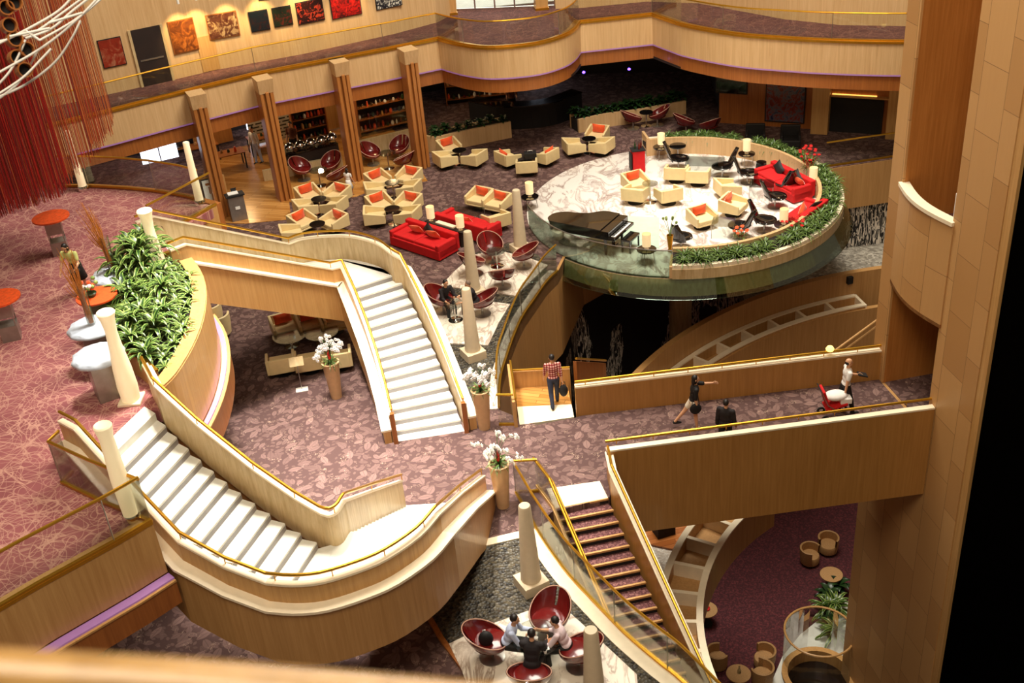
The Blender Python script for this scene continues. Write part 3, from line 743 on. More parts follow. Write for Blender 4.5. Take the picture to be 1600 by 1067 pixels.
MB().sweep([e_r+Vector((.3, 0, 0)), e_r+Vector((1.4, 2.6, -1.8))], [(0, -1), (0, .8), (.1, .8), (.1, -1)]).build('stair_wall', 'wood', **KD)
MB().tube([e_r+Vector((.3, 0, .9)), e_r+Vector((1.4, 2.6, -.9))], .035).build('handrail', 'gold', **KD)
# ================================================================== GLASS RAILINGS
def glass_rail(P, label, h=1.02, mat='glass', group=None, gap=1.6, posts=True, name='glass_railing', off=0.0, base=True):
    P = [Vector(p) for p in P]
    b = P[len(P)//2]
    root = empty(name, label, 'railing', (b.x, b.y, b.z), 0, group); K = sub(root)
    MB().sweep(P, [(off, .03), (off, h-.02), (off+.014, h-.02), (off+.014, .03)]).build('glass_panel', mat, **K)
    MB().tube([p+Vector((0, 0, h)) for p in P], .034).build('handrail', 'gold', **K)
    if base: MB().sweep(P, [(-.035, 0), (-.035, .06), (.035, .06), (.035, 0)]).build('base_rail', 'gold', **K)
    if posts:
        acc = 0
        for a, c in zip(P, P[1:]):
            acc += (c-a).length
            if acc > gap: acc = 0; MB().cyl((c.x, c.y, c.z+.03), .012, h-.03, 6).build('post', 'steel', **K)
    return root
up = lambda P, z: [Vector((p.x, p.y, z)) for p in P]
glass_rail([p+Vector((0, .08, .02)) for p in F], 'brass topped glass railing along the whole upper gallery edge', gap=4)
glass_rail(up(deck_front, 5.12), 'glass railing with brass rail along the lower left mezzanine front')
glass_rail(Gp([(237, 817), (160, 785), (98, 755), (114, 738)], 5.05), 'short glass railing turning the corner beside the lower left staircase top')
glass_rail(up(dn, 5.08)[1:], 'curved glass railing along the far edge of the pink mezzanine')
glass_rail([Vector((p.x, p.y, 5.08)) for p in da], 'short glass railing beside the framed menu boards', posts=False)
glass_rail([Vector((p.x, p.y, .05)) for p in edge_s if p.y > 13.5]+[G(806, 770), ], 'curved glass railing on the white kerb beside the carpeted stair')
glass_rail([G(806, 770, 0), G(843, 768, 0)], 'small end glass panel at the head of the carpeted stair', posts=False)
glass_rail([Vector((p.x, p.y, .05)) for p in edge_n], 'curved glass railing on the marble strip beside the maroon chairs')
glass_rail([G(780, 664), G(806, 664)], 'small end glass panel at the foot of the curved brass railing', posts=False)
glass_rail([p+Vector((.0, .12, 0.02)) for p in north[3:]], 'glass railing on the lobby edge right of the round platform', gap=2.2, off=0)

# ================================================================== ROUND LOUNGE PLATFORM
pc = Vector((6.85, 39.6, 0)); PR = 5.85
RP = empty('round_platform', 'round white marble lounge platform with glass skirt and planter rim', 'platform', pc); KP = sub(RP)
circ = lambda r, a, z=0: Vector((pc.x+r*math.cos(a), pc.y+r*math.sin(a), z))
ang = lambda u, v, z: math.atan2(G(u, v, z).y-pc.y, G(u, v, z).x-pc.x)
aF, aB = ang(1052, 400, .5), ang(1012, 225, .6)              # planter runs from the front, by the right, to the back
aL = ang(818, 322, .9)
if aL > 0: aL -= 2*PI
if aB < aF: aB += 2*PI
MB().lathe([(0, -.25), (PR, -.25), (PR, .02), (0, .02)], pc, 72, caps=False).build('marble_floor', 'platmarble', **KP)
NP = 60
arc = [circ(5.98, aF+(aB-aF)*i/NP) for i in range(NP+1)]     # counter-clockwise: left of the path points to the centre
MB().sweep(arc, [(0, .02), (0, .50), (.16, .50), (.16, .02)]).build('planter_rim', 'coping', **KP)
MB().sweep(arc, [(-.02, -.02), (-.02, .36), (.0, .36), (.0, -.02)]).build('rim_band', 'stairwall', **KP)
MB().sweep(arc, [(.80, .02), (.80, .74), (.93, .74), (.93, .02)]).build('planter_inner_wall', 'cream', **KP)
MB().sweep(arc, [(.16, .3), (.16, .46), (.80, .60), (.80, .3)]).build('soil', 'soil', **KP)
for a in (aF, aB):
    p, q = circ(5.98, a), circ(5.05, a)
    w = (Vector((q.x-p.x, q.y-p.y, 0)).normalized()); MB().prism([p, q, q+Vector((-w.y, w.x, 0))*.1, p+Vector((-w.y, w.x, 0))*.1], .02, .8 if a == aB else .45).build('end_wall', 'cream', **KP)
fl = [circ(5.88, aL+(aF-aL)*i/24) for i in range(25)]
MB().sweep(fl, [(0, -.02), (0, 1.0), (.018, 1.0), (.018, -.02)]).build('glass_balustrade', 'green_glass', **KP)
MB().tube([p+Vector((0, 0, 1.01)) for p in fl], .022).build('handrail', 'steel', **KP)
sk = [circ(6.02, aL+(aB-.9-aL)*i/70) for i in range(71)]
MB().sweep(sk, [(0, 0.0), (-.34, -.62), (-.31, -.62), (.03, 0.0)]).build('glass_skirt', 'green_glass', **KP)
MB().lathe([(5.92, -.02), (6.12, -.60), (5.5, -.60)], pc, 90, caps=False).build('drum', 'stairwall', smooth=True, **KP)
MB().lathe([(0, -.26), (5.75, -.26), (5.7, -.75), (5.2, -.8), (4.1, -1.35), (.6, -1.5), (0, -1.5)], pc, 72, caps=False).build('underside', 'wood', smooth=True, **KP)
MB().cyl((pc.x, pc.y, ZP), .45, -ZP-1.4, 24).build('column', 'stairwall', smooth=True, **KP)
MB().prism(Gp([(868, 347), (985, 338), (1030, 340), (1030, 388), (985, 385), (925, 375), (880, 362), (850, 345)], .02), .02, .035).build('glass_stage', plain('pale_green_stage_glass', sr(176, 200, 180), .15, var=.04, coat=.3), **KP)

# ================================================================== PILLARS UNDER THE RING
names = ['leftmost timber pillar, behind the framed menu boards', 'second timber pillar from the left, standing by the buffet', 'third timber pillar, between the two groups of maroon chairs', 'rightmost timber pillar, beside the low planter wall']
for (u, v), (ub, vb), lb in zip([(306, 146), (420, 121), (537, 97), (640, 77)], [(0, 0), (447, 311), (559, 281), (661, 261)], names):
    b = G(ub, vb, 0) if ub else G(u, v, 5.1)
    b.z = 0
    rt = empty('pillar', lb, 'pillar', b, .42, 'timber pillars under the gallery')
    sh = MB().box((0, .16, 2.35), (.56, .56, 4.7)); sh.build('shaft', 'pillarwood', rt)
    for x in (-.2, 0, .2): MB().box((x, -.15, 2.3), (.14, .12 if x else .26, 4.6)).build('flute', 'pillarwood', rt, bevel=.02)
    MB().add([(-.28, -.22, 4.55), (.28, -.22, 4.55), (.28, .45, 4.55), (-.28, .45, 4.55), (-.32, -.34, 5.12), (.32, -.34, 5.12), (.32, .45, 5.12), (-.32, .45, 5.12)],
             [(3, 2, 1, 0), (4, 5, 6, 7), (0, 1, 5, 4), (1, 2, 6, 5), (2, 3, 7, 6), (3, 0, 4, 7)]).build('capital', 'cream', rt)

# ================================================================== OBELISKS AND LIGHT COLUMNS
ob = None
for (u, v, z), lb in (((831, 917, .03), 'pale tapering obelisk on a square base in the dark pebbles, before the carpeted stair'),
                      ((931, 1120, .08), 'pale tapering obelisk at the bottom edge beside the people at lunch'),
                      ((740, 558, .03), 'pale tapering obelisk nearest the foot of the centre staircase'),
                      ((741, 462, .03), 'pale tapering obelisk on the marble pad of the far maroon chairs'),
                      ((814, 393, .03), 'pale tapering obelisk standing against the round platform glass')):
    p = G(u, v, z)
    if ob is None:
        ob = empty('obelisk', lb, 'obelisk', p, .45, 'row of pale obelisks')
        MB().box((0, 0, .14), (.62, .62, .28)).build('base', 'obelisk', ob, bevel=.01)
        MB().lathe([(.24, .28), (.14, 2.36), (.12, 2.4)], (0, 0, 0), 20).build('shaft', 'obelisk', ob, smooth=True)
    else: dup(ob, p, .45, lb)
lc = {}
for (u, v), lb, kind in (((131, 297), 'slim white light column on the far mezzanine edge, in front of the red strings', 0), ((313, 319), 'slim white light column beside the framed menu boards', 0),
                   ((206, 626), 'white vase shaped light column at the head of the lower left staircase, beside the plinths', 1), ((207, 812), 'white light column at the mezzanine corner inside the glass railing', 2),
                   ((268, 420), 'white vase shaped light column at the head of the walkway behind the plants', 1)):
    p = G(u, v, Z2)
    if lb.endswith('plants'): p = G(225, 328, Z2+2.25); p.z = Z2
    if kind in lc: dup(lc[kind], p, 0, lb); continue
    r = lc[kind] = empty('light_column', lb, 'lamp', p, 0, 'glowing light columns on the mezzanine')
    if kind == 1: MB().box((0, 0, .03), (.5, .5, .06)).build('base', 'coping', r, bevel=.01)
    else: MB().lathe([(.17, 0), (.17, .12), (.15, .16)], n=18).build('base', 'chrome', r, smooth=True)
    prof = [[(.125, .14), (.115, .7), (.10, 1.4), (.09, 1.95), (.08, 1.97)], [(.20, .06), (.22, .4), (.20, .85), (.14, 1.45), (.125, 1.75), (.15, 2.05), (.20, 2.22), (.18, 2.25), (.12, 2.2)], [(.135, .14), (.15, .6), (.16, 1.0), (.135, 1.6), (.13, 1.9), (.17, 2.15), (.15, 2.18), (.1, 2.15)]][kind]
    MB().lathe(prof, n=20).build('glass_shaft', 'glow', r, smooth=True)

# ================================================================== LOWER LEVELS
# curved ring trough, two arcs at z -4.5
def ring_trough(C, R0, R1, a0, a1, z, root_label, n=40, cells=8, back=0.0):
    C = Vector(C+(0,)); P = [C+Vector((R0*math.cos(a0+(a1-a0)*i/n), R0*math.sin(a0+(a1-a0)*i/n), z)) for i in range(n+1)]
    sgn = -1 if a1 > a0 else 1
    w = R1-R0
    root = empty('ring_wall', root_label, 'wall', P[n//2]); K = sub(root)
    s = lambda o, zz: (sgn*o, zz)
    MB().sweep(P, [s(0, -1.3), s(0, 0), s(.16, 0), s(.16, -1.3)]).build('inner_wall', 'tan', **K)
    MB().sweep(P, [s(w-.16, -1.3), s(w-.16, back), s(w, back), s(w, -1.3)]).build('outer_wall', 'tan', **K)
    MB().sweep(P, [s(-.03, 0), s(-.03, .06), s(.16, .06), s(.16, 0)]).build('coping', 'coping', **K)
    MB().sweep(P, [s(w-.16, back), s(w-.16, back+.06), s(w+.03, back+.06), s(w+.03, back)]).build('coping', 'coping', **K)
    MB().sweep(P, [s(.16, -.5), s(.16, -.42), s(w-.16, -.42), s(w-.16, -.5)]).build('trough_floor', 'tan', **K)
    for i in range(cells+1):
        a = a0+(a1-a0)*i/cells; t = Vector((math.cos(a), math.sin(a), 0)); q = Vector((-t.y, t.x, 0))
        p0, p1 = C+t*R0, C+t*R1
        MB().prism([p0+q*.06, p0-q*.06, p1-q*.06, p1+q*.06], z-.42, z+.04).build('divider', 'coping', **K)
    return root
C1 = (11.91, 21.28)
a_of = lambda C, u, v, z: math.atan2(G(u, v, z).y-C[1], G(u, v, z).x-C[0])
aa, ab = a_of(C1, 1210, 770, -4.5), a_of(C1, 1150, 1110, -4.5)
if ab < 0: ab += 2*PI
ring_trough(C1, 7.54, 8.75, aa, ab, -4.5, 'curved stone trough ring with open cells below the carpeted stair', cells=9)
C2 = (16.06, 25.2)
ac, ad = a_of(C2, 1352, 478, -4.5), a_of(C2, 1000, 640, -4.5)
ring_trough(C2, 13.37, 14.3, ac, ad, -4.5, 'curved stone trough ring seen beyond the footbridge', cells=9, back=0.0)
# wall behind the trough, stepping up to the rock garden
P = [Vector((C2[0]+14.35*math.cos(ac-.25+(ad-ac+.25)*i/30), C2[1]+14.35*math.sin(ac-.25+(ad-ac+.25)*i/30), -4.5)) for i in range(31)]
struct(MB().sweep(P, [(0, -1), (0, 1.0), (-.25, 1.0), (-.25, -1)]).build('wall_rock_garden', 'tan'))
far_wall = MB().sweep([Vector((C2[0]+13.3*math.cos(ac-.3+(ad-ac+.3)*i/30), C2[1]+13.3*math.sin(ac-.3+(ad-ac+.3)*i/30), -9)) for i in range(31)], [(0, 0), (0, 4.4), (-.2, 4.4), (-.2, 0)])
struct(far_wall.build('wall_pit_inner', 'tan'))
Prg = [Vector((C2[0]+14.62*math.cos(ac-.25+(ad-ac+.25)*i/30), C2[1]+14.62*math.sin(ac-.25+(ad-ac+.25)*i/30), 0)) for i in range(31)]
rg = [Vector((p.x, p.y, 0)) for p in Prg[:17]]+[Vector((9.5, 41.9, 0)), Vector((13, 42.3, 0)), Vector((24, 43, 0))]
struct(MB().prism(rg, -4.7, -3.9).build('floor_rock_garden', 'rocks'))
tag(MB().box(G(1327, 437, -3.75), (.22, .22, .3), .3).build('floodlight', 'mattblack'), 'small black floodlight on the grey river stones', 'lamp')
# lower landing beside the near trough: white stones, timber floor, black box
struct(MB().prism([(p[0], p[1]) for p in [G(1005, 800, -5.2), G(1080, 790, -5.2), G(1100, 800, -5.2), G(1083, 850, -5.2), G(1070, 900, -5.2), G(1062, 980, -5.2), G(1090, 1090, -5.2), G(980, 1090, -5.2), G(960, 850, -5.2)]], -5.4, -5.2).build('floor_white_stones', pebbles('white_stones', sr(200, 186, 170), sr(246, 240, 228), 16)))
struct(MB().prism([(p[0], p[1]) for p in [G(990, 800, -5.15), G(1070, 720, -5.15), G(1150, 740, -5.15), G(1100, 815, -5.15), G(1078, 864, -5.15), G(1010, 850, -5.15), G(985, 842, -5.15)]], -5.2, -5.13).build('floor_lower_timber', 'lowplanks'))
t = MB().box((0, 0, .22), (.6, .45, .44)).build('speaker_box', 'mattblack', loc=G(1037, 832, -5.13), rz=.3, bevel=.02)
tag(t, 'black box on the red brown floorboards under the bridge', 'box')
MB().box((0, .02, .455), (.4, .3, .03)).build('top_panel', 'steel', t)
# white stone pool surround, round glass screen and low well at lower right
zp = ZP+.02
struct(MB().prism([(p[0], p[1]) for p in [G(1205, 1070, zp), G(1222, 1030, zp), G(1250, 995, zp), G(1300, 955, zp), G(1330, 940, zp), G(1345, 1090, zp), G(1200, 1090, zp)]], zp, zp+.12).build('floor_pool_surround', 'step'))
wc = G(1286, 1062, ZP+.9)+Vector((-.1, .2, 0)); WZ = ZP
t = empty('round_well', 'round stone well with wooden rim at the lower right', 'well', (wc.x, wc.y, ZP+.14)); K = sub(t)
MB().lathe([(1.1, ZP+.14), (1.1, ZP+.9), (1.22, ZP+.9), (1.22, ZP+1.0), (1.02, ZP+1.0), (1.02, ZP+.14)], (wc.x, wc.y, 0), 32, caps=False).build('wall', 'woodcream', **K)
MB().lathe([(0, ZP+.5), (1.02, ZP+.5)], (wc.x, wc.y, 0), 32, caps=False).build('water', 'black', **K)
gc = G(1292, 1001, ZP+2.3)+Vector((-.12, .45, 0))
t = empty('glass_screen', 'round clear glass screen with a thin rim above the white pool surround', 'screen', (gc.x, gc.y, ZP+.14)); K = sub(t)
MB().lathe([(1.15, ZP+.14), (1.15, ZP+2.3)], (gc.x, gc.y, 0), 36, caps=False).build('glass_panel', 'glass', **K)
MB().tube([(gc.x+1.15*math.cos(2*PI*i/36), gc.y+1.15*math.sin(2*PI*i/36), ZP+2.3) for i in range(36)], .04, closed=True).build('rim', 'woodcream', **K)
# foreground handrail close to the camera
a, b, c2 = atdist(-40, 1062, 1.35), atdist(350, 1085, 1.3), atdist(740, 1116, 1.3)
P = smooth([a+(a-b), a, b, c2, c2+(c2-b)], 6)
t = MB().tube(P, .034, 16).build('handrail', grain('polished_honey_rail', sr(150, 112, 60), sr(186, 146, 88), rough=.25), smooth=True)
tag(t, 'out of focus polished wooden handrail across the bottom left corner', 'railing')
# corridor planter behind the bowed balcony
p = tw(2.2, .55, 5.0)
t = empty('planter', 'white box planter in the tower recess behind the bowed balcony', 'planter', p); 
MB().box((0, 0, .75), (.4, .4, 1.5)).build('box', 'white', t, bevel=.02)
MB().ellip((0, 0, 1.65), (.22, .22, .24)).build('foliage', 'leafdark', t)

t = empty('stair_rail', 'pair of sloping pale rails in the pit beside the tower edge', 'railing', G(1308, 545, -3.2)); K = sub(t)
for o_, nm in ((0, 'upper_rail'), (-.28, 'lower_rail')):
    MB().tube([G(1300, 551, -3.2)+Vector((0, 0, o_)), G(1374, 497, -2.6)+Vector((0, 0, o_))], .04).build(nm, 'woodcream', **K)
p = nB.lerp(nE, .83); t = MB().lathe([(.0, 0), (.10, 0), (.12, .05), (.08, .12), (0, .14)], n=14, caps=False).build('marker_lamp', plain('yellow_lamp_glass', sr(250, 220, 120), .4, emit=sr(255, 220, 120), es=1.2), loc=(p.x, p.y+.08, 1.13), smooth=True)
tag(t, 'small yellow lamp on the far bridge rail near the tower', 'lamp')
# ================================================================== SEATING
chair0 = None; cush0 = None
def make_chair():
    r = empty('armchair', 'x', 'chair')
    m = MB()
    # one folded shell: back and two arms that slope down to the front
    for s in (-1, 1):
        m.add([(s*.45, -.42, .22), (s*.45, .40, .22), (s*.45, .40, .56), (s*.45, -.42, .72), (s*.36, -.42, .22), (s*.36, .40, .22), (s*.36, .40, .56), (s*.36, -.42, .72)],
              [(0, 1, 2, 3), (7, 6, 5, 4), (0, 4, 5, 1), (1, 5, 6, 2), (2, 6, 7, 3), (3, 7, 4, 0)])
    m.box((0, -.385, .47), (.74, .09, .50)); m.box((0, 0, .235), (.74, .80, .07))
    m.build('shell', 'chair', r, bevel=.02)
    MB().box((0, .03, .345), (.71, .72, .15)).build('seat_cushion', 'chair', r, bevel=.035)
    MB().lathe([(.30, 0), (.30, .02), (.05, .045), (.05, .22)], n=16).build('pedestal', 'mattblack', r)
    return r
def place_chair(u, v, tu, tv, label, group=None, rz=None, z=0.0, cushion=None):
    global chair0, cush0
    p = G(u, v, .38+z); p.z = z
    a = face(p, G(tu, tv, 0)) if rz is None else rz
    if chair0 is None:
        chair0 = make_chair(); c = chair0; c.location = p; c.rotation_euler.z = a; c['label'] = label
        if group: c['group'] = group
    else: c = dup(chair0, p, a, label, group)
    if cushion:
        q = p+Matrix.Rotation(a, 3, 'Z')@Vector((0, -.22, 0)); q.z = z+.42
        if cush0 is None:
            m = MB(); n = 8
            vs = []; 
            for sg in (-1, 1):
                for j in range(n+1):
                    for i in range(n+1):
                        x, y = i/n*2-1, j/n*2-1
                        t = ((1-x*x)*(1-y*y))**.45; pin = 1-.07*(1-abs(x))*abs(y)-.0
                        vs.append((x*.29*(1-.06*(1-y*y)), sg*.09*t, y*.20*(1-.06*(1-x*x))+.20))
            k = (n+1)**2; fs = []
            for sg in range(2):
                for j in range(n):
                    for i in range(n):
                        a0 = sg*k+j*(n+1)+i; q4 = (a0, a0+1, a0+n+2, a0+n+1); fs.append(q4 if sg else q4[::-1])
            m.add(vs, fs); cush0 = m.build('cushion', 'orange', smooth=True); c2 = cush0; cush0.rotation_mode = 'ZXY'
        else: c2 = cush0.copy(); COL.objects.link(c2)
        c2.location = q; c2.rotation_euler = (.18, 0, a)
        tag(c2, cushion, 'cushion', 'orange cushions on the cream armchairs')
    return c
G4 = 'cream armchairs in the lobby lounge'
def chairset(tbl, where, lst, z=0.0, group=G4):
    for u, v, pos, cu in lst:
        place_chair(u, v, tbl[0], tbl[1], 'cream armchair, %s %s' % (pos, where), group, z=z, cushion=('orange cushion on the %s chair %s' % (pos, where)) if cu else None)
chairset((502, 333), 'of the four by the girl in white', [(482, 305, 'back left', 1), (527, 304, 'back right', 1), (478, 325, 'front left', 0), (522, 322, 'front right', 0)])
chairset((500, 372), 'of the set cut off by the centre stair', [(473, 347, 'back left', 1), (522, 347, 'back right', 1), (456, 366, 'front left', 0)])
chairset((616, 308), 'of the four beside the timber floor edge', [(591, 282, 'back left', 1), (639, 277, 'back right', 1), (587, 299, 'front left', 0), (639, 296, 'front right', 0)])
chairset((616, 349), 'of the four beside the red sofas', [(593, 319, 'back left', 1), (638, 318, 'back right', 1), (586, 338, 'front left', 0), (637, 337, 'front right', 0)])
chairset((720, 256), 'of the three before the leafy planter box', [(702, 231, 'back', 1), (696, 249, 'front left', 0), (741, 247, 'front right', 0)])
chairset((824, 250), 'around the table with the black case', [(794, 247, 'left', 1), (852, 244, 'right', 1), (823, 259, 'front', 0)])
chairset((921, 238), 'of the three before the dark bar', [(897, 229, 'left', 0), (933, 211, 'back', 1), (940, 228, 'right', 0)])
for u, v, tu, tv, lb, cu in ((749, 310, 720, 345, 'cream armchair, left of the joined pair near the glass table', 'orange cushion on the left chair of the joined pair'),
                         (777, 317, 748, 352, 'cream armchair, right of the joined pair near the glass table', 'orange cushion on the right chair of the joined pair'),
                         (775, 343, 735, 325, 'cream armchair facing away in front of the joined pair', None)):
    place_chair(u, v, tu, tv, lb, G4, cushion=cu)
PG = 'cream armchairs on the round platform'
for u, v, tu, tv, lb, cu in ((993, 285, 1018, 318, 'cream armchair by the pedestal table, back one nearest the left platform edge', 'orange cushion on the back chair by the left platform edge'),
                         (993, 302, 1016, 290, 'cream armchair by the pedestal table, front one nearest the piano', None),
                         (1044, 303, 1015, 290, 'cream armchair by the pedestal table, right one turned away', None),
                         (1057, 269, 1075, 235, 'cream armchair, left of the two backed together at the low glass table', None),
                         (1091, 274, 1109, 240, 'cream armchair, right of the two backed together at the low glass table', None),
                         (1137, 294, 1190, 300, 'cream armchair in mid platform turned towards the red sofa', None),
                         (1146, 321, 1190, 345, 'cream armchair in mid platform with an orange cushion', 'orange cushion on the mid platform armchair'),
                         (1097, 340, 1125, 375, 'cream armchair with orange cushion nearest the front planter', 'orange cushion on the armchair nearest the front planter')):
    place_chair(u, v, tu, tv, lb, PG, z=.02, cushion=cu)
US = 'cream chairs under the centre staircase'
for i, (u, v) in enumerate([(446, 511), (486, 506), (520, 502)]):
    place_chair(u, v, u+25, v+60, 'cream chair, %s of the back row in shade under the centre staircase' % ['left', 'middle', 'right'][i], US, cushion='orange cushion on the %s chair in shade under the staircase' % ['left', 'middle', 'right'][i])
for i, (u, v) in enumerate([(439, 566), (483, 562), (527, 558)]):
    place_chair(u, v, u-5, v-60, 'cream chair, %s of the front row backing the sign stand' % ['left', 'middle', 'right'][i], US)

# ---- maroon bucket chairs
buck0 = None
def make_bucket():
    r = empty('bucket_chair', 'x', 'chair')
    R0, n, k = .47, 36, 10
    def pt(a, t, rr):                     # a: angle (back at -90 deg), t: 0 bottom .. 1 rim
        back = .5-.5*math.sin(a)          # 1 at the back, 0 at the front
        zt = .48+.46*back**1.1
        ph = t*1.0
        r_ = rr*math.sin(min(1, ph*1.0)*PI/2*.98)**.75
        z = .30+(zt-.30)*(ph**1.7)
        lean = -.24*(z-.3)
        return Vector((r_*math.cos(a)*(1.0), r_*math.sin(a)*.92+lean, z))
    m = MB(); vs = []; fs = []
    for j in range(k+1):
        for i in range(n): vs.append(pt(2*PI*i/n, .08+.92*j/k, R0))
    for j in range(k+1):
        for i in range(n): vs.append(pt(2*PI*i/n, .08+.92*j/k, R0-.05)+Vector((0, 0, .03 if j < k else 0)))
    o = n*(k+1)
    slit = lambda i, j: i in (n*3//4,) and j >= 5
    for j in range(k):
        for i in range(n):
            if slit(i, j): continue
            q = (j*n+i, j*n+(i+1) % n, (j+1)*n+(i+1) % n, (j+1)*n+i); fs.append(q); fs.append(tuple(x+o for x in q[::-1]))
    m.add(vs, fs); m.build('shell', 'maroon', r, smooth=True, fix=False)
    MB().tube([pt(2*PI*i/n, 1.0, R0-.02)+Vector((0, 0, .0)) for i in range(n)], .014, 6, closed=True).build('rim', 'maroonrim', r, smooth=True)
    MB().lathe([(.0, .42), (.34, .42), (.39, .46), (.34, .50), (0, .51)], n=24, caps=False).build('seat_cushion', 'maroon', r, smooth=True)
    MB().lathe([(.28, 0), (.28, .02), (.04, .05), (.035, .32)], n=20).build('pedestal', 'steel', r, smooth=True)
    return r
def place_bucket(u, v, tu, tv, label, group, z=0.0):
    global buck0
    p = G(u, v, .5+z); p.z = z; a = face(p, G(tu, tv, z))
    if buck0 is None: buck0 = make_bucket(); c = buck0; c.location = p; c.rotation_euler.z = a; tag(c, label, None, group)
    else: c = dup(buck0, p, a, label, group)
    return c
def buckets(tbl, where, lst, z=0.0):
    for u, v, pos in lst: place_bucket(u, v, tbl[0], tbl[1], 'maroon bucket chair, %s %s' % (pos, where), 'maroon bucket chairs', z)
buckets((777, 415), 'of the four on the far marble pad', [(768, 388, 'back one'), (817, 397, 'right one'), (741, 408, 'left one behind the obelisk'), (784, 428, 'front one')], .08)
buckets((716, 488), 'on the middle marble pad', [(691, 466, 'left one'), (752, 470, 'right one behind the obelisk')], .08)
buckets((846, 1010), 'of the lunch table', [(857, 966, 'empty back one'), (766, 1000, 'left one holding a black bag'), (903, 1014, 'right one'), (829, 1054, 'front one at the bottom edge')], .08)
buckets((500, 288), 'of the three between second and third pillars', [(472, 264, 'left one'), (516, 257, 'back one'), (524, 274, 'right one')], .02)
buckets((608, 263), 'of the three between third and fourth pillars', [(581, 240, 'left one'), (623, 232, 'back one'), (629, 250, 'right one')], .02)
buckets((1008, 196), 'behind the round platform', [(989, 184, 'first from the left'), (1027, 179, 'second from the left')])
buckets((1088, 204), 'behind the round platform', [(1072, 190, 'third from the left'), (1107, 195, 'rightmost')])
# ---- tables
ped0 = None
def ped_table(u, v, label, z=0.0, r=.3, h=.66, top='black', group='small pedestal tables'):
    global ped0
    p = G(u, v, z)
    if ped0 is not None and (r, h, top) == ped0[1]: return dup(ped0[0], p, 0, label, group)
    t = empty('pedestal_table', label, 'table', p, 0, group)
    MB().lathe([(.24, 0), (.24, .015), (.045, .05), (.03, .08), (.03, h-.03)], n=20).build('pedestal', 'chrome', t, smooth=True)
    MB().lathe([(0, h-.03), (r, h-.03), (r, h), (0, h)], n=28).build('tabletop', top, t)
    if ped0 is None: ped0 = (t, (r, h, top))
    return t
ped_table(502, 334, 'small pedestal table amid the four armchairs by the girl in white')
ped_table(500, 374, 'small pedestal table amid the armchairs cut off by the centre stair')
ped_table(616, 308, 'small pedestal table amid the four armchairs beside the timber floor edge')
ped_table(616, 350, 'small pedestal table amid the four armchairs beside the red sofas')
ped_table(720, 257, 'small pedestal table amid the three armchairs before the leafy planter box')
ped_table(921, 239, 'small pedestal table amid the three armchairs before the dark bar')
ped_table(1010, 197, 'small pedestal table between the maroon chairs behind the platform')
ped_table(501, 290, 'chrome pedestal table amid maroon chairs, between second and third pillars', .02, .38, .72, 'table_glass')
ped_table(608, 263, 'chrome pedestal table amid maroon chairs, between third and fourth pillars', .02, .38, .72, 'table_glass')
ped_table(1016, 316, 'clear glass pedestal table on the platform near the piano', .02, .3, .8, 'table_glass')
ped_table(777, 416, 'clear glass pedestal table on the far marble pad', .08, .34, .62, 'table_glass')
ped_table(712, 500, 'clear glass pedestal table on the middle marble pad', .08, .34, .62, 'table_glass')
ped_table(842, 1030, 'glass lunch table among the people in the maroon chairs', .08, .52, .66, 'table_glass')
for (u, v), lb in (((456, 540), 'low round glass table in shade, left of two under the centre staircase'), ((505, 535), 'low round glass table in shade, right of two under the centre staircase')):
    ped_table(u, v, lb, 0, .55, .42, 'table_glass')
def glass_table(u, v, w, d, h, label, rz=0.0, z=0.0):
    t = empty('glass_table', label, 'table', G(u, v, z), rz)
    for x in (-1, 1):
        for y in (-1, 1): MB().box((x*(w/2-.02), y*(d/2-.02), h/2), (.022, .022, h)).build('leg', 'steel', t)
    MB().box((0, 0, h-.01), (w, d, .02)).build('tabletop', 'table_glass', t); return t
glass_table(729, 345, 1.3, .8, .42, 'low glass table on the carpet before the joined pair of armchairs', -.3)
glass_table(1101, 270, 1.5, 1.0, .5, 'low glass table by the platform rear wall', -.3, .02)
glass_table(1190, 305, .9, .8, .5, 'low glass table beside the black shell chairs in mid platform', -.3, .02)
glass_table(1130, 366, .8, .8, .5, 'low glass table behind the front planter of the platform', -.3, .02)
t = empty('case_table', 'low dark table with black case among three cream armchairs', 'table', G(822, 258, 0), .1)
MB().box((0, 0, .40), (.9, .8, .05)).build('tabletop', 'dark', t, bevel=.01); MB().box((0, 0, .19), (.5, .5, .38)).build('base', 'mattblack', t)
t2 = empty('camera_case', 'black case on the low dark table', 'case', G(829, 247, .43)); t2.location.z = .425
MB().box((0, 0, .14), (.5, .35, .28)).build('body', 'mattblack', t2, bevel=.02); MB().tube([(-.1, 0, .28), (-.1, 0, .34), (.1, 0, .34), (.1, 0, .28)], .014).build('handle', 'steel', t2)

# ---- lamps on round side tables
lamp0 = None
def lamp(u, v, label, tlabel, z=0.0, table=True):
    """the lamp's shade centre is seen at (u, v)"""
    global lamp0
    h = .52 if table else 0
    p = G(u, v, z+h+.34); p.z = z
    if table:
        if lamp0 is None or True:
            t = empty('side_table', tlabel, 'table', p, 0, 'black round side tables')
            MB().lathe([(0, .48), (.34, .48), (.34, .52), (0, .52)], n=24).build('tabletop', 'black', t)
            for i in range(3):
                a = 2*PI*i/3; MB().tube([(.28*math.cos(a), .28*math.sin(a), 0), (.22*math.cos(a), .22*math.sin(a), .48)], .014, 6).build('leg', 'steel', t)
    q = Vector((p.x, p.y, z+h))
    if lamp0 is None:
        lamp0 = empty('table_lamp', label, 'lamp', q, 0, 'cream cylinder lamps')
        MB().lathe([(.09, 0), (.09, .015), (.02, .03), (.02, .12)], n=14).build('base', 'steel', lamp0)
        MB().lathe([(.15, .12), (.155, .58)], n=24, caps=False).build('lamp_shade', 'shade', lamp0, smooth=True)
    else: dup(lamp0, q, 0, label)
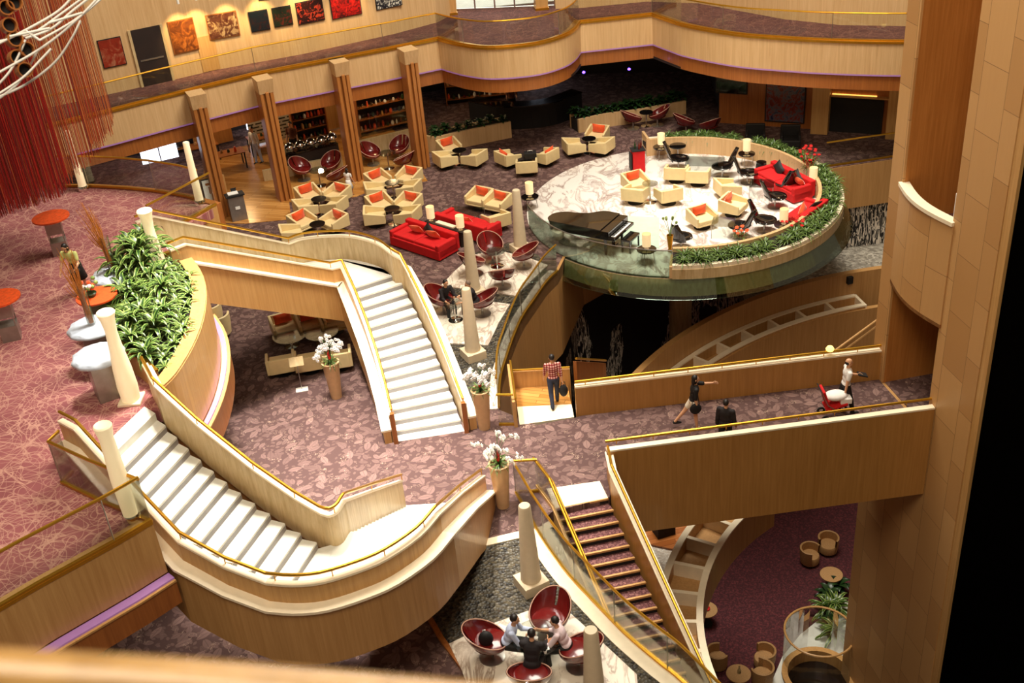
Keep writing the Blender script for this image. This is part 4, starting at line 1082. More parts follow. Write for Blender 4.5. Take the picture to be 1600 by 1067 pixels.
lamp(664, 322, 'cream cylinder lamp at the left end of the red sofa console', '', .1, False)
for u, v, w in ((827, 294, 'at the left edge of the platform'), (1033, 217, 'by the platform rear end wall'), (1167, 227, 'at the middle of the platform rear wall'),
             (1271, 271, 'behind the large red platform sofa'), (1225, 336, 'beside the small red platform sofa'), (1010, 375, 'on the glass stage beside the piano bench')):
    lamp(u, v, 'cream cylinder lamp ' + w, 'black round side table under the lamp ' + w, .02 if u > 900 else 0)
t = empty('drum_stool', 'black drum stool left of the large red platform sofa', 'stool', G(1189, 270, .02)); MB().lathe([(.2, 0), (.22, .2), (.2, .42), (0, .43)], n=20).build('body', 'mattblack', t, smooth=True); MB().lathe([(0, .43), (.2, .43), (.2, .47), (0, .48)], n=20).build('seat', 'black', t)
t = empty('side_table', 'empty black round table against the platform rear wall', 'table', G(1059, 247, .02)); MB().lathe([(0, .52), (.34, .52), (.34, .56), (0, .56)], n=24).build('tabletop', 'black', t); MB().lathe([(.2, 0), (.03, .04), (.03, .52)], n=14).build('pedestal', 'steel', t)

# ---- red sofas
def sofa(p, rz, L, label, D=.95, pillows=()):
    t = empty('sofa', label, 'sofa', p, rz)
    MB().box((0, .06, .22), (L, D-.1, .36)).build('seat_base', 'red', t, bevel=.03)
    n = 2 if L > 1.8 else 1
    for i in range(n): MB().box((-L/2+.13+(L-.26)*(i+.5)/n, .12, .45), ((L-.28)/n-.01, D-.32, .13)).build('seat_cushion', 'red', t, bevel=.04)
    MB().box((0, -D/2+.12, .42), (L, .24, .64)).build('backrest', 'red', t, bevel=.04)
    for s in (-1, 1): MB().box((s*(L/2-.09), .05, .36), (.18, D-.1, .52)).build('arm', 'red', t, bevel=.04)
    for s in (-1, 1):
        for y in (-.35, .4): MB().cyl((s*(L/2-.15), y, 0), .03, .05, 8).build('foot', 'mattblack', t)
    for x, mt, lb in pillows:
        q = Vector(p)+Matrix.Rotation(rz, 3, 'Z')@Vector((x, -.12, .52))
        c = cush0.copy(); COL.objects.link(c); c.data = cush0.data.copy() if mt != 'orange' else cush0.data
        if mt != 'orange': c.data.materials[0] = M[mt]
        c.location = q; c.rotation_euler = (.35, .6 if mt != 'orange' else -.5, rz); tag(c, lb, 'cushion')
    return t
s1a, s1b = G(689, 409, 0), G(612, 383, 0)
dirS = (s1a-s1b).xy.normalized(); rzS = math.atan2(dirS.y, dirS.x)+PI     # local +x along the front, +y to the front
nS = Vector((dirS.y, -dirS.x, 0))                                         # towards the camera side
c1 = (s1a+s1b)/2-nS*.5; L1 = (s1a-s1b).length
sofa(c1, rzS, L1, 'large red sofa facing the centre staircase', 1.1, [(.35, 'orange', 'orange cushion at the left of the large red sofa'), (-.05, 'mattblack', 'black cushion in the middle of the large red sofa'), (-.5, 'orange', 'orange cushion at the right of the large red sofa')])
c2 = c1-nS*1.75+Vector((dirS.x, dirS.y, 0))*.55
sofa(c2, rzS+PI, L1, 'red sofa behind the console, backing onto it', 1.0, [(.2, 'orange', 'orange cushion on the red sofa behind the console')])
cc = (c1+c2)/2; cc += -nS*.03
t = empty('console_table', 'long dark console table between the two red sofas', 'table', (cc.x, cc.y, 0), rzS)
MB().box((0, 0, .60), (1.9, .34, .05)).build('tabletop', 'dark', t, bevel=.008)
for s in (-1, 1): MB().box((s*.85, 0, .29), (.06, .32, .58)).build('leg', 'dark', t)
MB().box((0, 0, .2), (1.6, .3, .04)).build('shelf', 'dark', t)
for k, lb in ((.75, 0), (-.75, 'cream cylinder lamp at the right end of the red sofa console')):
    q = Vector((cc.x, cc.y, .625))+Matrix.Rotation(rzS, 3, 'Z')@Vector((k, 0, 0))
    if lb: dup(lamp0, q, 0, lb)
    else: lamp0.location = q
t = MB().box((0, 0, .03), (.9, .2, .06)).build('serving_tray', 'coping', loc=(cc.x, cc.y, .625), rz=rzS, bevel=.01); tag(t, 'long pale tray on the console between the red sofas', 'tray')
p = G(1225, 287, .3); p.z = .02
sofa(p, face(p, G(1150, 320, 0)), 2.5, 'large red sofa at the back right of the platform', 1.0, [(.7, 'mattblack', 'black cushion on the left of the large red platform sofa'), (-.4, 'mattblack', 'black cushion in the middle of the large red platform sofa'), (-.85, 'orange', 'orange cushion on the large red platform sofa')])
p = G(1258, 338, .3); p.z = .02
sofa(p, face(p, G(1180, 330, 0)), 1.7, 'small red sofa behind the front right planter of the platform', .9, [(.2, 'mattblack', 'black cushion on the small red platform sofa'), (-.3, 'orange', 'orange cushion on the small red platform sofa')])

# ---- black shell lounge chairs
shell0 = None
def shellchair(u, v, tu, tv, label):
    global shell0
    p = G(u, v, .4); p.z = .02; a = face(p, G(tu, tv, 0))
    if shell0 is not None: return dup(shell0, p, a, label)
    r = empty('shell_lounge_chair', label, 'chair', p, a, 'black shell lounge chairs on the platform')
    def sheet(fn, nu, nv, th):
        vs = [fn(i/nu, j/nv) for j in range(nv+1) for i in range(nu+1)]; w = nu+1
        fs = [(j*w+i, j*w+i+1, (j+1)*w+i+1, (j+1)*w+i) for j in range(nv) for i in range(nu)]
        m = MB(); m.add(vs, fs); o = m
        return o
    def back(u_, v_):
        x = u_*2-1; w = .30*(1-v_*.62)*(1+.25*math.sin(v_*PI)); z = .40+.78*v_
        return Vector((x*w, -.22-.30*v_+.10*x*x, z))
    def seat(u_, v_):
        a_ = u_*2*PI; r_ = v_
        return Vector((r_*.40*math.cos(a_), .12+r_*.42*math.sin(a_), .36+.10*r_*r_+.06*max(0, -math.sin(a_))*r_))
    o = sheet(back, 8, 10, .03).build('backrest', 'black', r, smooth=True); md = o.modifiers.new('Solidify', 'SOLIDIFY'); md.thickness = .035; md.offset = 0
    o = sheet(seat, 20, 5, .03).build('seat', 'black', r, smooth=True); md = o.modifiers.new('Solidify', 'SOLIDIFY'); md.thickness = .05; md.offset = 0
    MB().lathe([(.26, 0), (.26, .02), (.035, .05), (.03, .36)], (0, .1, 0), n=18).build('pedestal', 'steel', r, smooth=True)
    shell0 = r; return r
for u, v, tu, tv, lb in ((1056, 250, 1120, 262, 'black shell lounge chair beside the lamp at the platform rear end'),
                         (1133, 262, 1085, 280, 'black shell lounge chair turned left by the low glass table'),
                         (1164, 272, 1215, 285, 'black shell lounge chair turned right, left of the large red sofa'),
                         (1207, 310, 1255, 318, 'glossy black shell lounge chair in front of the large red sofa'),
                         (1230, 290, 1200, 275, 'black shell lounge chair with its back to the small red sofa'),
                         (1160, 356, 1120, 362, 'black shell lounge chair turned left behind the front planter'),
                         (1190, 346, 1230, 365, 'black shell lounge chair turned right behind the front planter'),
                         (1062, 375, 1100, 352, 'black shell lounge chair at the left end of the front planter')):
    shellchair(u, v, tu, tv, lb)

# ---- grand piano and bench
tail, keys = G(868, 331, 1.0), G(966, 349, 1.0); ax = (keys-tail); ax.z = 0; L = ax.length; ax.normalize()
rp = math.atan2(-(-ax).x, (-ax).y)             # local +Y from the keys to the tail
t = empty('grand_piano', 'black grand piano on the pale glass stage of the round platform', 'piano', (keys.x, keys.y, .035), rp)
Wd = 1.5
side = 1                                         # the straight side faces the camera
out = [(-Wd/2, 0), (Wd/2, 0), (Wd/2, .5)]
curve = smooth([(Wd/2, .5, 0), (Wd/2-.03, .95, 0), (.38, 1.35, 0), (.22, 1.8, 0), (.14, 2.2, 0), (-.12, L*.985, 0), (-.5, L, 0), (-Wd/2, L*.93, 0)], 5)
poly = [Vector((-Wd/2, 0, 0)), Vector((Wd/2, 0, 0))]+curve
chk = Matrix.Rotation(rp, 3, 'Z')@Vector((-1, 0, 0))
if chk.y > 0: poly = [Vector((-p.x, p.y, 0)) for p in poly]
MB().prism(poly, .62, .94).build('case', 'black', t, bevel=.01)
lid = [Vector((p.x*1.015, max(.32, p.y*1.008), 0)) for p in poly]
MB().prism(lid, .945, .975).build('lid', 'black', t, bevel=.006)
MB().box((0, -.10, .68), (Wd, .26, .10)).build('key_bed', 'black', t, bevel=.01)
kb = MB().box((0, -.11, .735), (1.23, .15, .02)).build('keyboard', 'paper', t)
m = MB()
for i in range(51):
    if i % 7 not in (2, 6): m.box((-.6+1.2*(i+.7)/52, -.08, .752), (.011, .09, .016))
m.build('black_keys', 'black', kb)
MB().box((0, .03, .80), (1.23, .03, .14)).build('fallboard', 'black', t)
for x, y in ((-.62, .2), (.62, .2), ((-.2 if chk.y <= 0 else .2), L*.85)): MB().lathe([(.045, 0), (.05, .1), (.06, .5), (.075, .62)], (x, y, 0), 12).build('leg', 'black', t, smooth=True)
m = empty; lyre = MB().box((0, .25, .35), (.04, .04, .55)).box((0.12, .25, .35), (.04, .04, .55)).box((.06, .2, .08), (.26, .14, .05)).build('pedal_lyre', 'black', t)
bp = G(985, 372, .45); bp.z = .035
t = empty('piano_bench', 'small black piano bench beside the grand piano', 'bench', bp, rp)
MB().box((0, 0, .46), (.75, .38, .09)).build('seat', 'black', t, bevel=.02)
for x in (-1, 1):
    for y in (-1, 1): MB().box((x*.33, y*.15, .21), (.05, .05, .42)).build('leg', 'black', t)
# red cart with bottles outside the platform wall
cp = G(997, 268, 0)
t = empty('drinks_cart', 'red drinks cart against the outside of the platform end wall', 'cart', cp, .1)
MB().box((0, 0, .5), (.5, .45, .9)).build('cabinet', 'red', t, bevel=.01); MB().box((0, 0, .97), (.56, .5, .03)).build('top', 'mattblack', t)
MB().box((-.3, 0, .5), (.04, .4, .7)).build('side_panel', 'mattblack', t)
for i, (x, y) in enumerate(((-.1, .05), (.05, -.08), (.15, .1))):
    b = MB().lathe([(.035, 0), (.04, .02), (.04, .18), (.015, .24), (.015, .3)], n=12).build('bottle', 'maroon' if i else 'leafdark', loc=(cp.x+x, cp.y+y, .985), smooth=True)
    tag(b, 'dark bottle standing on the red drinks cart', 'bottle', 'bottles on the red cart')
# low tub chairs and dark sofa under the lens planter, seen past its edge
def tub(p, rz, label, group, mat='rattan', sc=1.0):
    t = empty('tub_chair', label, 'chair', p, rz, group)
    m = MB(); n = 20; o = []; a0, a1 = math.radians(-215), math.radians(35)
    prof = [(.36, .12), (.40, .45), (.41, .78), (.37, .80), (.34, .78), (.32, .42)]
    m.lathe(prof+[(.36, .12)], n=n, caps=False, a0=a0, a1=a1)
    m.build('shell', mat, t, smooth=True)
    MB().lathe([(0, .12), (.35, .12), (.36, .38), (.33, .44), (0, .46)], n=24, caps=False).build('seat', mat, t, smooth=True)
    for i in range(4):
        a = PI/4+i*PI/2; MB().cyl((.25*math.cos(a), .25*math.sin(a), 0), .025, .13, 8).build('leg', 'mattblack', t)
    t.scale = (sc,)*3
    return t
for (u, v), lb in (((329, 492), 'tan tub chair under the mezzanine, left of the pair beside the planter curve'), ((341, 508), 'tan tub chair under the mezzanine, right of the pair beside the planter curve')):
    p = G(u, v, .4); p.z = 0; tub(p, face(p, G(390, 470, 0)), lb, 'tub chairs under the mezzanine', 'chair', 1.05)
LR = 'rattan tub chairs on the lower level'
for (u, v), (tu, tv), lb in (((1121, 1027), (1160, 1030), 'rattan tub chair beside the curved trough wall'), ((1194, 1026), (1160, 1040), 'rattan tub chair in front of the white pool surround, upper of two'),
                             ((1191, 1052), (1160, 1046), 'rattan tub chair in front of the white pool surround, lower of two'), ((1294, 849), (1290, 890), 'rattan tub chair near the tower base, right of two'), ((1266, 866), (1290, 890), 'rattan tub chair near the tower base, left of two')):
    p = G(u, v, ZP+.45); p.z = ZP; tub(p, face(p, G(tu, tv, ZP)), lb, LR)
for (u, v), lb in (((1103, 952), 'round pale table on the purple carpet beside the curved trough'), ((1299, 897), 'small round table by the plants on the purple carpet'), ((1154, 1052), 'small round table between the rattan chairs')):
    p = G(u, v, ZP+.7); p.z = ZP
    t = empty('round_table', lb, 'table', p); MB().lathe([(0, .66), (.42, .66), (.42, .7), (0, .7)], n=28).build('tabletop', 'rattan', t); MB().lathe([(.26, 0), (.04, .04), (.04, .66)], n=16).build('pedestal', 'mattblack', t)
p = G(1104, 951, ZP+.72); t = MB().lathe([(0, 0), (.1, 0), (.13, .06), (.11, .06), (.09, .02), (0, .02)], n=18, caps=False).build('bowl', 'red', loc=(p.x, p.y, ZP+.7)); tag(t, 'small red bowl on the pale round table', 'bowl')
p = G(1155, 1050, ZP+.72); t = MB().lathe([(.06, 0), (.07, .1), (.03, .2), (.03, .3)], n=12).build('bottle', 'table_glass', loc=(p.x, p.y, ZP+.7), smooth=True); tag(t, 'clear bottle on the small table between rattan chairs', 'bottle')
# ================================================================== SIGNS, MEZZANINE TABLES
sp = G(472, 609, 0)
t = empty('sign_stand', 'slim white notice stand on the carpet before the shaded chairs', 'sign', sp, .15)
MB().box((0, 0, .012), (.36, .24, .024)).build('base', 'white', t); MB().tube([(0, 0, .02), (0, 0, 1.0)], .012, 8).build('pole', 'steel', t)
MB().box((0, -.03, 1.02), (.42, .02, .28), R=Matrix.Rotation(-.5, 3, 'X')).build('panel', 'stairwall', t)
p = G(342, 343, 0)
t = empty('menu_board', 'tall framed menu board stand beside the podium', 'sign', G(345, 338, 0), .35)
MB().box((0, .04, .85), (.95, .06, 1.7)).build('backing', 'tan', t)
f = MB().box((-.1, -.01, 1.2), (.74, .04, .95)).build('frame', 'black', t); MB().box((-.1, -.035, 1.2), (.66, .01, .87)).build('sheet', 'paper', f)
m = MB()
for x, z, w, h in ((-.24, 1.46, .16, .10), (.04, 1.42, .2, .12), (-.2, 1.2, .05, .3), (.06, 1.22, .16, .12)): m.box((x, -.043, z), (w, .004, h))
m.build('dish_picture', 'wood', f)
MB().box((-.22, -.01, 1.72), (.6, .04, .05)).build('top_bar', 'gold', t); MB().box((.3, .0, .55), (.18, .03, .15)).build('plate', 'mattblack', t)
t = empty('podium', 'grey hostess podium with angled top on the timber floor', 'podium', G(374, 341, 0.02), .35)
MB().box((0, 0, .5), (.62, .5, 1.0)).build('body', 'silver', t, bevel=.01); MB().box((0, 0, 1.03), (.74, .6, .06), R=Matrix.Rotation(-.12, 3, 'X')).build('top', 'mattblack', t)
MB().box((0, -.262, .55), (.18, .012, .12)).build('emblem_plate', 'paper', t); 
q = t.location+Vector((-.05, 0, 1.075)); b = MB().box((0, 0, .015), (.4, .3, .03)).build('open_book', 'paper', loc=q, rz=.35); tag(b, 'white open reservation book on the hostess podium', 'book')
b = empty('desk_telephone', 'dark telephone set on the hostess podium', 'telephone', q+Vector((.0, .22, 0)), .35); MB().box((0, 0, .05), (.2, .12, .1)).build('body', 'mattblack', b, bevel=.02); MB().box((0, 0, .12), (.24, .05, .04)).build('handset', 'mattblack', b, bevel=.015)
def cocktail(u, v, label, r=.5, top='orangetop'):
    p = G(u, v, Z2+1.1); p.z = Z2
    t = empty('cocktail_table', label, 'table', p, .3)
    MB().lathe([(0, 1.07), (r, 1.07), (r, 1.11), (0, 1.115)], n=32, caps=False).build('tabletop', top, t)
    MB().box((0, 0, .85), (.42, .42, .42)).build('upper_box', 'silver', t)
    for x in (-1, 1):
        for y in (-1, 1): MB().box((x*.19, y*.19, .35), (.025, .025, .7)).build('leg', 'silver', t)
    MB().box((0, 0, .2), (.42, .42, .4)).build('lower_box', 'silver', t)
    return t
cocktail(79, 339, 'orange topped cocktail table standing alone near the red string curtain')
cocktail(-2, 466, 'orange topped cocktail table cut by the left picture edge')
cocktail(151, 462, 'orange topped table with flowers beside the planter', .48)
def plinth(u, v, label, rz=.3):
    p = G(u, v, Z2+1.08); p.z = Z2
    t = empty('draped_plinth', label, 'table', p, rz, 'silver plinths along the planter')
    MB().box((0, 0, .52), (.55, .55, 1.04)).build('plinth', 'silver', t, bevel=.01)
    n = 40; m = MB(); vs = [Vector((0, 0, 1.08))]; 
    for k, (r, z) in enumerate(((.3, 1.08), (.5, 1.07), (.55, 1.03), (.57, .98))):
        for i in range(n): a = 2*PI*i/n; rr = r*(1+.035*math.cos(a*10)*(k > 1)); vs.append(Vector((rr*math.cos(a), rr*math.sin(a), z+.015*math.cos(a*10)*(k > 1))))
    fs = [(0, 1+i, 1+(i+1) % n) for i in range(n)]+[(1+j*n+i, 1+j*n+n+i, 1+j*n+n+(i+1) % n, 1+j*n+(i+1) % n) for j in range(3) for i in range(n)]
    m.add(vs, fs); o = m.build('scalloped_cloth', 'satin', t, smooth=True, fix=False); md = o.modifiers.new('S', 'SOLIDIFY'); md.thickness = .012
    return p
p1_ = plinth(178, 425, 'silver plinth with scalloped cloth and tall twigs, nearest the centre walkway')
p2_ = plinth(144, 507, 'silver plinth with scalloped cloth and twigs, in the middle of the row')
plinth(152, 552, 'silver plinth with bare scalloped cloth, beside the white light column', .5)
def twigs(p, label, lean):
    t = empty('twig_vase', label, 'decoration', (p.x, p.y, Z2+1.1))
    MB().lathe([(.09, 0), (.1, .02), (.085, .5), (.1, .95), (.095, .95), (.08, .5), (.08, .03)], n=18, caps=False).build('vase', 'glass', t, smooth=True)
    m = MB()
    for i in range(46):
        a = random.random()*2*PI; r = random.random()*.06; h = random.uniform(1.0, 1.9); s = random.uniform(.05, .22)
        P = [(r*math.cos(a), r*math.sin(a), .03), (r*math.cos(a)*.9+lean*.25, r*math.sin(a)*.9, .6), (lean*.6+s*math.cos(a)*.7, s*math.sin(a)*.7, h*.75), (lean+s*math.cos(a), s*math.sin(a), h)]
        m.tube(P, [.009, .008, .007, .004], 4)
    m.build('twigs', 'twig', t); t.children[-1]['kind'] = 'stuff'
twigs(p1_, 'tall orange twig arrangement on the plinth nearest the centre walkway', -.25)
twigs(p2_, 'orange twig bundle on the middle plinth, in front of the waitress', -.15)
fp = G(143, 462, Z2+1.12)
t = empty('flower_arrangement', 'yellow and orange flower arrangement on the orange topped table', 'flowers', (fp.x, fp.y, Z2+1.115))
MB().lathe([(.1, 0), (.14, .08), (.12, .1), (0, .1)], n=16, caps=False).build('bowl', 'leafdark', t)
for i in range(12):
    a = i*2.4; r = .05+.02*i*.6; m = MB().ellip((r*math.cos(a)*1.2, r*math.sin(a)*1.2, .2+.015*i), (.055, .055, .05), 8, 5); m.build('blossom', ('orange', 'petal', 'leafedge')[i % 3], t, smooth=True)

# ================================================================== PLANTS
def rosette(n, L, w, up, droop, mats, stem=0.0, seed=0):
    """arching strap leaves from one crown; two-tone leaves keep their pale margins as a mesh colour"""
    rnd = random.Random(seed); m = MB()
    for i in range(n):
        a = i*2.399+rnd.uniform(-.2, .2); f = i/n
        l = L*rnd.uniform(.75, 1.1)*(1-.25*f); el = up*(.25+.75*f)+rnd.uniform(-.12, .12); z0 = stem*(.45+.55*f)
        d = Vector((math.cos(a), math.sin(a), 0)); sdv = Vector((-d.y, d.x, 0)); K = 6; rows = []
        pos = Vector((0, 0, z0)); ang = el
        for k in range(K+1):
            t = k/K; ww = w*math.sin(PI*min(1, .12+.88*t)**.8)*.5 if k < K else .002
            ww = max(ww, .002)
            rows.append([pos-sdv*ww, pos-sdv*ww*.55+Vector((0, 0, -.15*ww)), pos+sdv*ww*.55+Vector((0, 0, -.15*ww)), pos+sdv*ww])
            pos = pos+(d*math.cos(ang)+Vector((0, 0, math.sin(ang))))*(l/K); ang -= droop*(.4+t)/K*2
        vs = [p for r in rows for p in r]; o = len(m.v); m.v += [tuple(v) for v in vs]
        for k in range(K):
            for c in range(3):
                q = k*4+c; m.f.append((o+q, o+q+1, o+q+5, o+q+4)); m.mi.append(1 if c != 1 else 0)
    return m
def plantmesh(nm, m, mats):
    me = bpy.data.meshes.new(nm); me.from_pydata(m.v, [], m.f)
    for x in mats: me.materials.append(M[x])
    me.polygons.foreach_set('material_index', m.mi); me.polygons.foreach_set('use_smooth', [True]*len(me.polygons)); me.update(); return me
drac = [plantmesh('foliage', rosette(26, .62, .085, 1.25, 1.5, None, .25, s), ['leaf', 'leafedge']) for s in range(3)]
dsm = [plantmesh('foliage', rosette(20, .42, .055, 1.2, 1.5, None, .08, s+9), ['leafedge', 'leaf']) for s in range(2)]
spid = [plantmesh('foliage', rosette(30, .62, .05, 1.35, 1.35, None, .06, s+20), ['leaflite', 'leaf']) for s in range(3)]
broad = [plantmesh('foliage', rosette(16, .42, .15, 1.1, 1.1, None, .25, s+40), ['leafdark', 'leafdark']) for s in range(2)]
def plant(me, loc, rz, sc, name, label, group, cat='plant', stem=None):
    if stem is None:
        o = bpy.data.objects.new(name, me); COL.objects.link(o); o.location = loc; o.rotation_euler.z = rz; o.scale = (sc,)*3
        return tag(o, label, cat, group)
# lens-shaped planter on the mezzanine
inner = [Vector((p.x+.05, p.y, 0)) for p in lensL]+[Vector((p.x, p.y, 0)) for p in lensR]
def inside(x, y, poly):
    c = False; j = len(poly)-1
    for i in range(len(poly)):
        a, b = poly[i], poly[j]
        if (a.y > y) != (b.y > y) and x < (b.x-a.x)*(y-a.y)/(b.y-a.y)+a.x: c = not c
        j = i
    return c
Lx = [Vector((p.x, p.y, 0)) for p in lensL]; Rx = [Vector((p.x, p.y, 0)) for p in lensR][::-1]
struct(MB().prism(Lx+Rx[::-1], Z2, 5.42).build('floor_planter_soil', 'soil'))
struct(MB().sweep(lensL, [(0, Z2), (0, 5.6), (.1, 5.6), (.1, Z2)]).build('trim_planter_rim', 'woodcream'))
struct(MB().sweep(lensL, [(-.02, 5.6), (-.02, 5.65), (.12, 5.65), (.12, 5.6)]).build('trim_planter_brass', 'gold'))
struct(MB().sweep(lr, [(-.03, 5.55), (-.03, 5.6), (.30, 5.6), (.30, 5.55)]).build('trim_planter_coping', 'woodcream'))
pts = []
tries = 0
while len(pts) < 110 and tries < 8000:
    tries += 1; x, y = random.uniform(-9.8, -7), random.uniform(20.6, 27.6)
    if not inside(x, y, inner): continue
    dR = min(((x-p.x)**2+(y-p.y)**2)**.5 for p in lensR); dL = min(((x-p.x)**2+(y-p.y)**2)**.5 for p in lensL)
    if dR < .34 or dL < .10: continue
    if any((x-a)**2+(y-b)**2 < .12 for a, b, _, _ in pts): continue
    pts.append((x, y, dR, dL))
for i, (x, y, dR, dL) in enumerate(pts):
    if dR < .85: plant(dsm[i % 2], (x, y, 5.42), i*1.7, random.uniform(1.0, 1.4), 'dracaena', 'small yellow green striped plant along the inner edge of the planter', 'small striped plants in the mezzanine planter')
    else: plant(drac[i % 3], (x, y, 5.42+random.uniform(.1, .55)*min(1, dL*2)+max(0, y-24.6)*.22), i*1.3, random.uniform(1.1, 1.5), 'dracaena', 'large green dracaena with pale striped leaves in the mezzanine planter', 'large dracaenas in the mezzanine planter')
# planter ring of the platform
k = 0; a = aF+.06
while a < aB-.05:
    if not (k % 9 == 8):
        for rr in (5.74, 5.46):
            q = circ(rr+random.uniform(-.05, .05), a+random.uniform(-.02, .02), .48)
            plant(spid[k % 3], q, k*1.1+rr, random.uniform(.8, 1.1), 'spider_lily', 'strap leaved green plant in the rim of the round platform', 'green plants around the platform rim')
    k += 1; a += .075
def flower_bush(p, label, n, mat, h=.5, spread=.3):
    t = empty('flowering_plant', label, 'plant', p)
    lf = bpy.data.objects.new('foliage', spid[0]); COL.objects.link(lf); lf.parent = t; lf.scale = (.8,)*3
    for i in range(n):
        a = i*2.4; r = spread*math.sqrt((i+.5)/n); z = h*(1-.4*(r/spread)**2)+random.uniform(-.05, .05)
        m = MB()
        for k in range(5): b = 2*PI*k/5; m.ellip((r*math.cos(a)+.04*math.cos(b), r*math.sin(a)+.04*math.sin(b), z+.01*math.sin(b)), (.034, .034, .014), 6, 4)
        m.ellip((r*math.cos(a), r*math.sin(a), z), (.025, .025, .025), 6, 4)
        m.tube([(r*math.cos(a)*.2, r*math.sin(a)*.2, .05), (r*math.cos(a), r*math.sin(a), z)], .007, 4)
        m.build('blossom', mat, t)
flower_bush(G(1262, 266, .6), 'tall red flowers in the platform rim behind the large red sofa', 16, 'redpetal', 1.0, .42)
flower_bush(G(1156, 372, .5), 'orange red flowers in the front platform rim', 9, 'orange', .45, .3)
flower_bush(G(1240, 357, .5), 'red flowers in the front right platform rim beside the lamp', 12, 'redpetal', .4, .45)
# slim twiggy plant in a vase behind the glass stage
p = G(1047, 392, .5)
t = empty('vase_plant', 'tall slim vase with pale leafy sprigs at the front end of the platform planter', 'plant', p)
MB().lathe([(.1, 0), (.06, .1), (.11, .5), (.12, .6), (.1, .6), (.05, .1)], n=16, caps=False).build('vase', 'gold', t, smooth=True)
for i in range(6):
    a = i; MB().tube([(0, 0, .5), (.06*math.cos(a), .06*math.sin(a), .8), (.22*math.cos(a), .22*math.sin(a), 1.05+.06*i)], .008, 4).ellip((.22*math.cos(a), .22*math.sin(a), 1.05+.06*i), (.05, .05, .06), 6, 4).build('sprig', 'leafedge', t)
# tall orchid planters
def orchid(u, v, label, h=1.3, red=True, arc=1.0):
    t = empty('orchid_planter', label, 'plant', G(u, v, 0), random.random()*3)
    MB().lathe([(.16, 0), (.25, h), (.27, h), (.27, h+.03), (.22, h+.03), (.2, h-.1), (0, h-.1)], n=24, caps=False).build('planter', 'planterstone', t, smooth=True)
    lf = bpy.data.objects.new('foliage', spid[1]); COL.objects.link(lf); lf.parent = t; lf.location.z = h-.08; lf.scale = (.85,)*3
    rnd = random.Random(u)
    for i in range(13):
        a = i*2*PI/13+rnd.uniform(-.2, .2); R = rnd.uniform(.12, .5)*arc; H = rnd.uniform(.4, .78)
        P = [Vector((0, 0, h-.05)), Vector((R*.25*math.cos(a), R*.25*math.sin(a), h+H*.75)), Vector((R*.7*math.cos(a), R*.7*math.sin(a), h+H)), Vector((R*1.15*math.cos(a), R*1.15*math.sin(a), h+H*.82))]
        P = smooth(P, 4); st = MB().tube(P, .007, 4).build('stem', 'leaf', t)
        m = MB()
        for k in range(7):
            q = P[-1-(k//2)]+Vector((rnd.uniform(-.055, .055), rnd.uniform(-.055, .055), rnd.uniform(-.05, .05)))
            for w in range(5): b = 2*PI*w/5; m.ellip(q+Vector((.034*math.cos(b), .02*math.sin(a), .034*math.sin(b)+.01)), (.026, .014, .026), 6, 4)
        m.build('blossoms', 'petal', st)
    if red: MB().lathe([(.0, h+.45), (.04, h+.3), (.05, h+.15), (0, h+.05)], n=8, caps=False).build('red_spike', 'redpetal', t)
orchid(526, 620, 'tall planter of white orchids beside the shaded chairs under the staircase', 1.2)
orchid(757, 668, 'tall planter of white orchids at the right foot of the centre staircase', 1.25)
orchid(786, 790, 'tall planter of arching white orchids between left stair and carpeted stair', 1.3, True, 1.25)
# back planters
def boxplanter(P, h, d, label, n, cat='planter'):
    P = [Vector((p.x, p.y, 0)) for p in P]; b = P[0]
    t = empty('planter_wall', label, cat, b); K = sub(t)
    MB().sweep(P, [(0, 0), (0, h), (.12, h), (.12, 0)]).build('front', 'cream', **K); MB().sweep(P, [(d-.12, 0), (d-.12, h), (d, h), (d, 0)]).build('back', 'cream', **K)
    MB().sweep(P, [(.12, 0), (.12, h-.1), (d-.12, h-.1), (d-.12, 0)]).build('soil', 'soil', **K)
    Q = []
    seg = [(a-b_).length for a, b_ in zip(P[1:], P)]; T = sum(seg)
    for i in range(n):
        s = (i+.5)/n*T; j = 0
        while s > seg[j] and j < len(seg)-1: s -= seg[j]; j += 1
        dd = (P[j+1]-P[j]).normalized(); q = P[j]+dd*s+Vector((-dd.y, dd.x, 0))*(d*(.35 if i % 2 else .65)); Q.append(q)
    for i, q in enumerate(Q): plant(broad[i % 2], (q.x, q.y, h-.1), i*2.1, random.uniform(.9, 1.35), 'leafy_plant', 'dark broad leaved plant growing in the '+label, 'plants in the '+label)
    return t
boxplanter(Gp([(664, 237), (684, 240), (722, 231), (800, 215)]), .75, .8, 'low stone planter box right of the rightmost pillar', 8)
boxplanter(smooth(Gp([(905, 208), (945, 199), (990, 193), (1035, 185), (1072, 178)]), 3), .62, .9, 'curved stone planter behind the maroon chairs', 18)
for i, (u, v) in enumerate([(1296, 925), (1304, 945), (1298, 968), (1306, 985), (1310, 912), (1292, 950)]):
    plant(drac[i % 3] if i % 2 else broad[i % 2], Vector((G(u, v, ZP+.5).x, G(u, v, ZP+.5).y, ZP+.1)), i, 1.7, 'leafy_plant', 'large green plant on the lower level against the tower base', 'plants at the tower base')

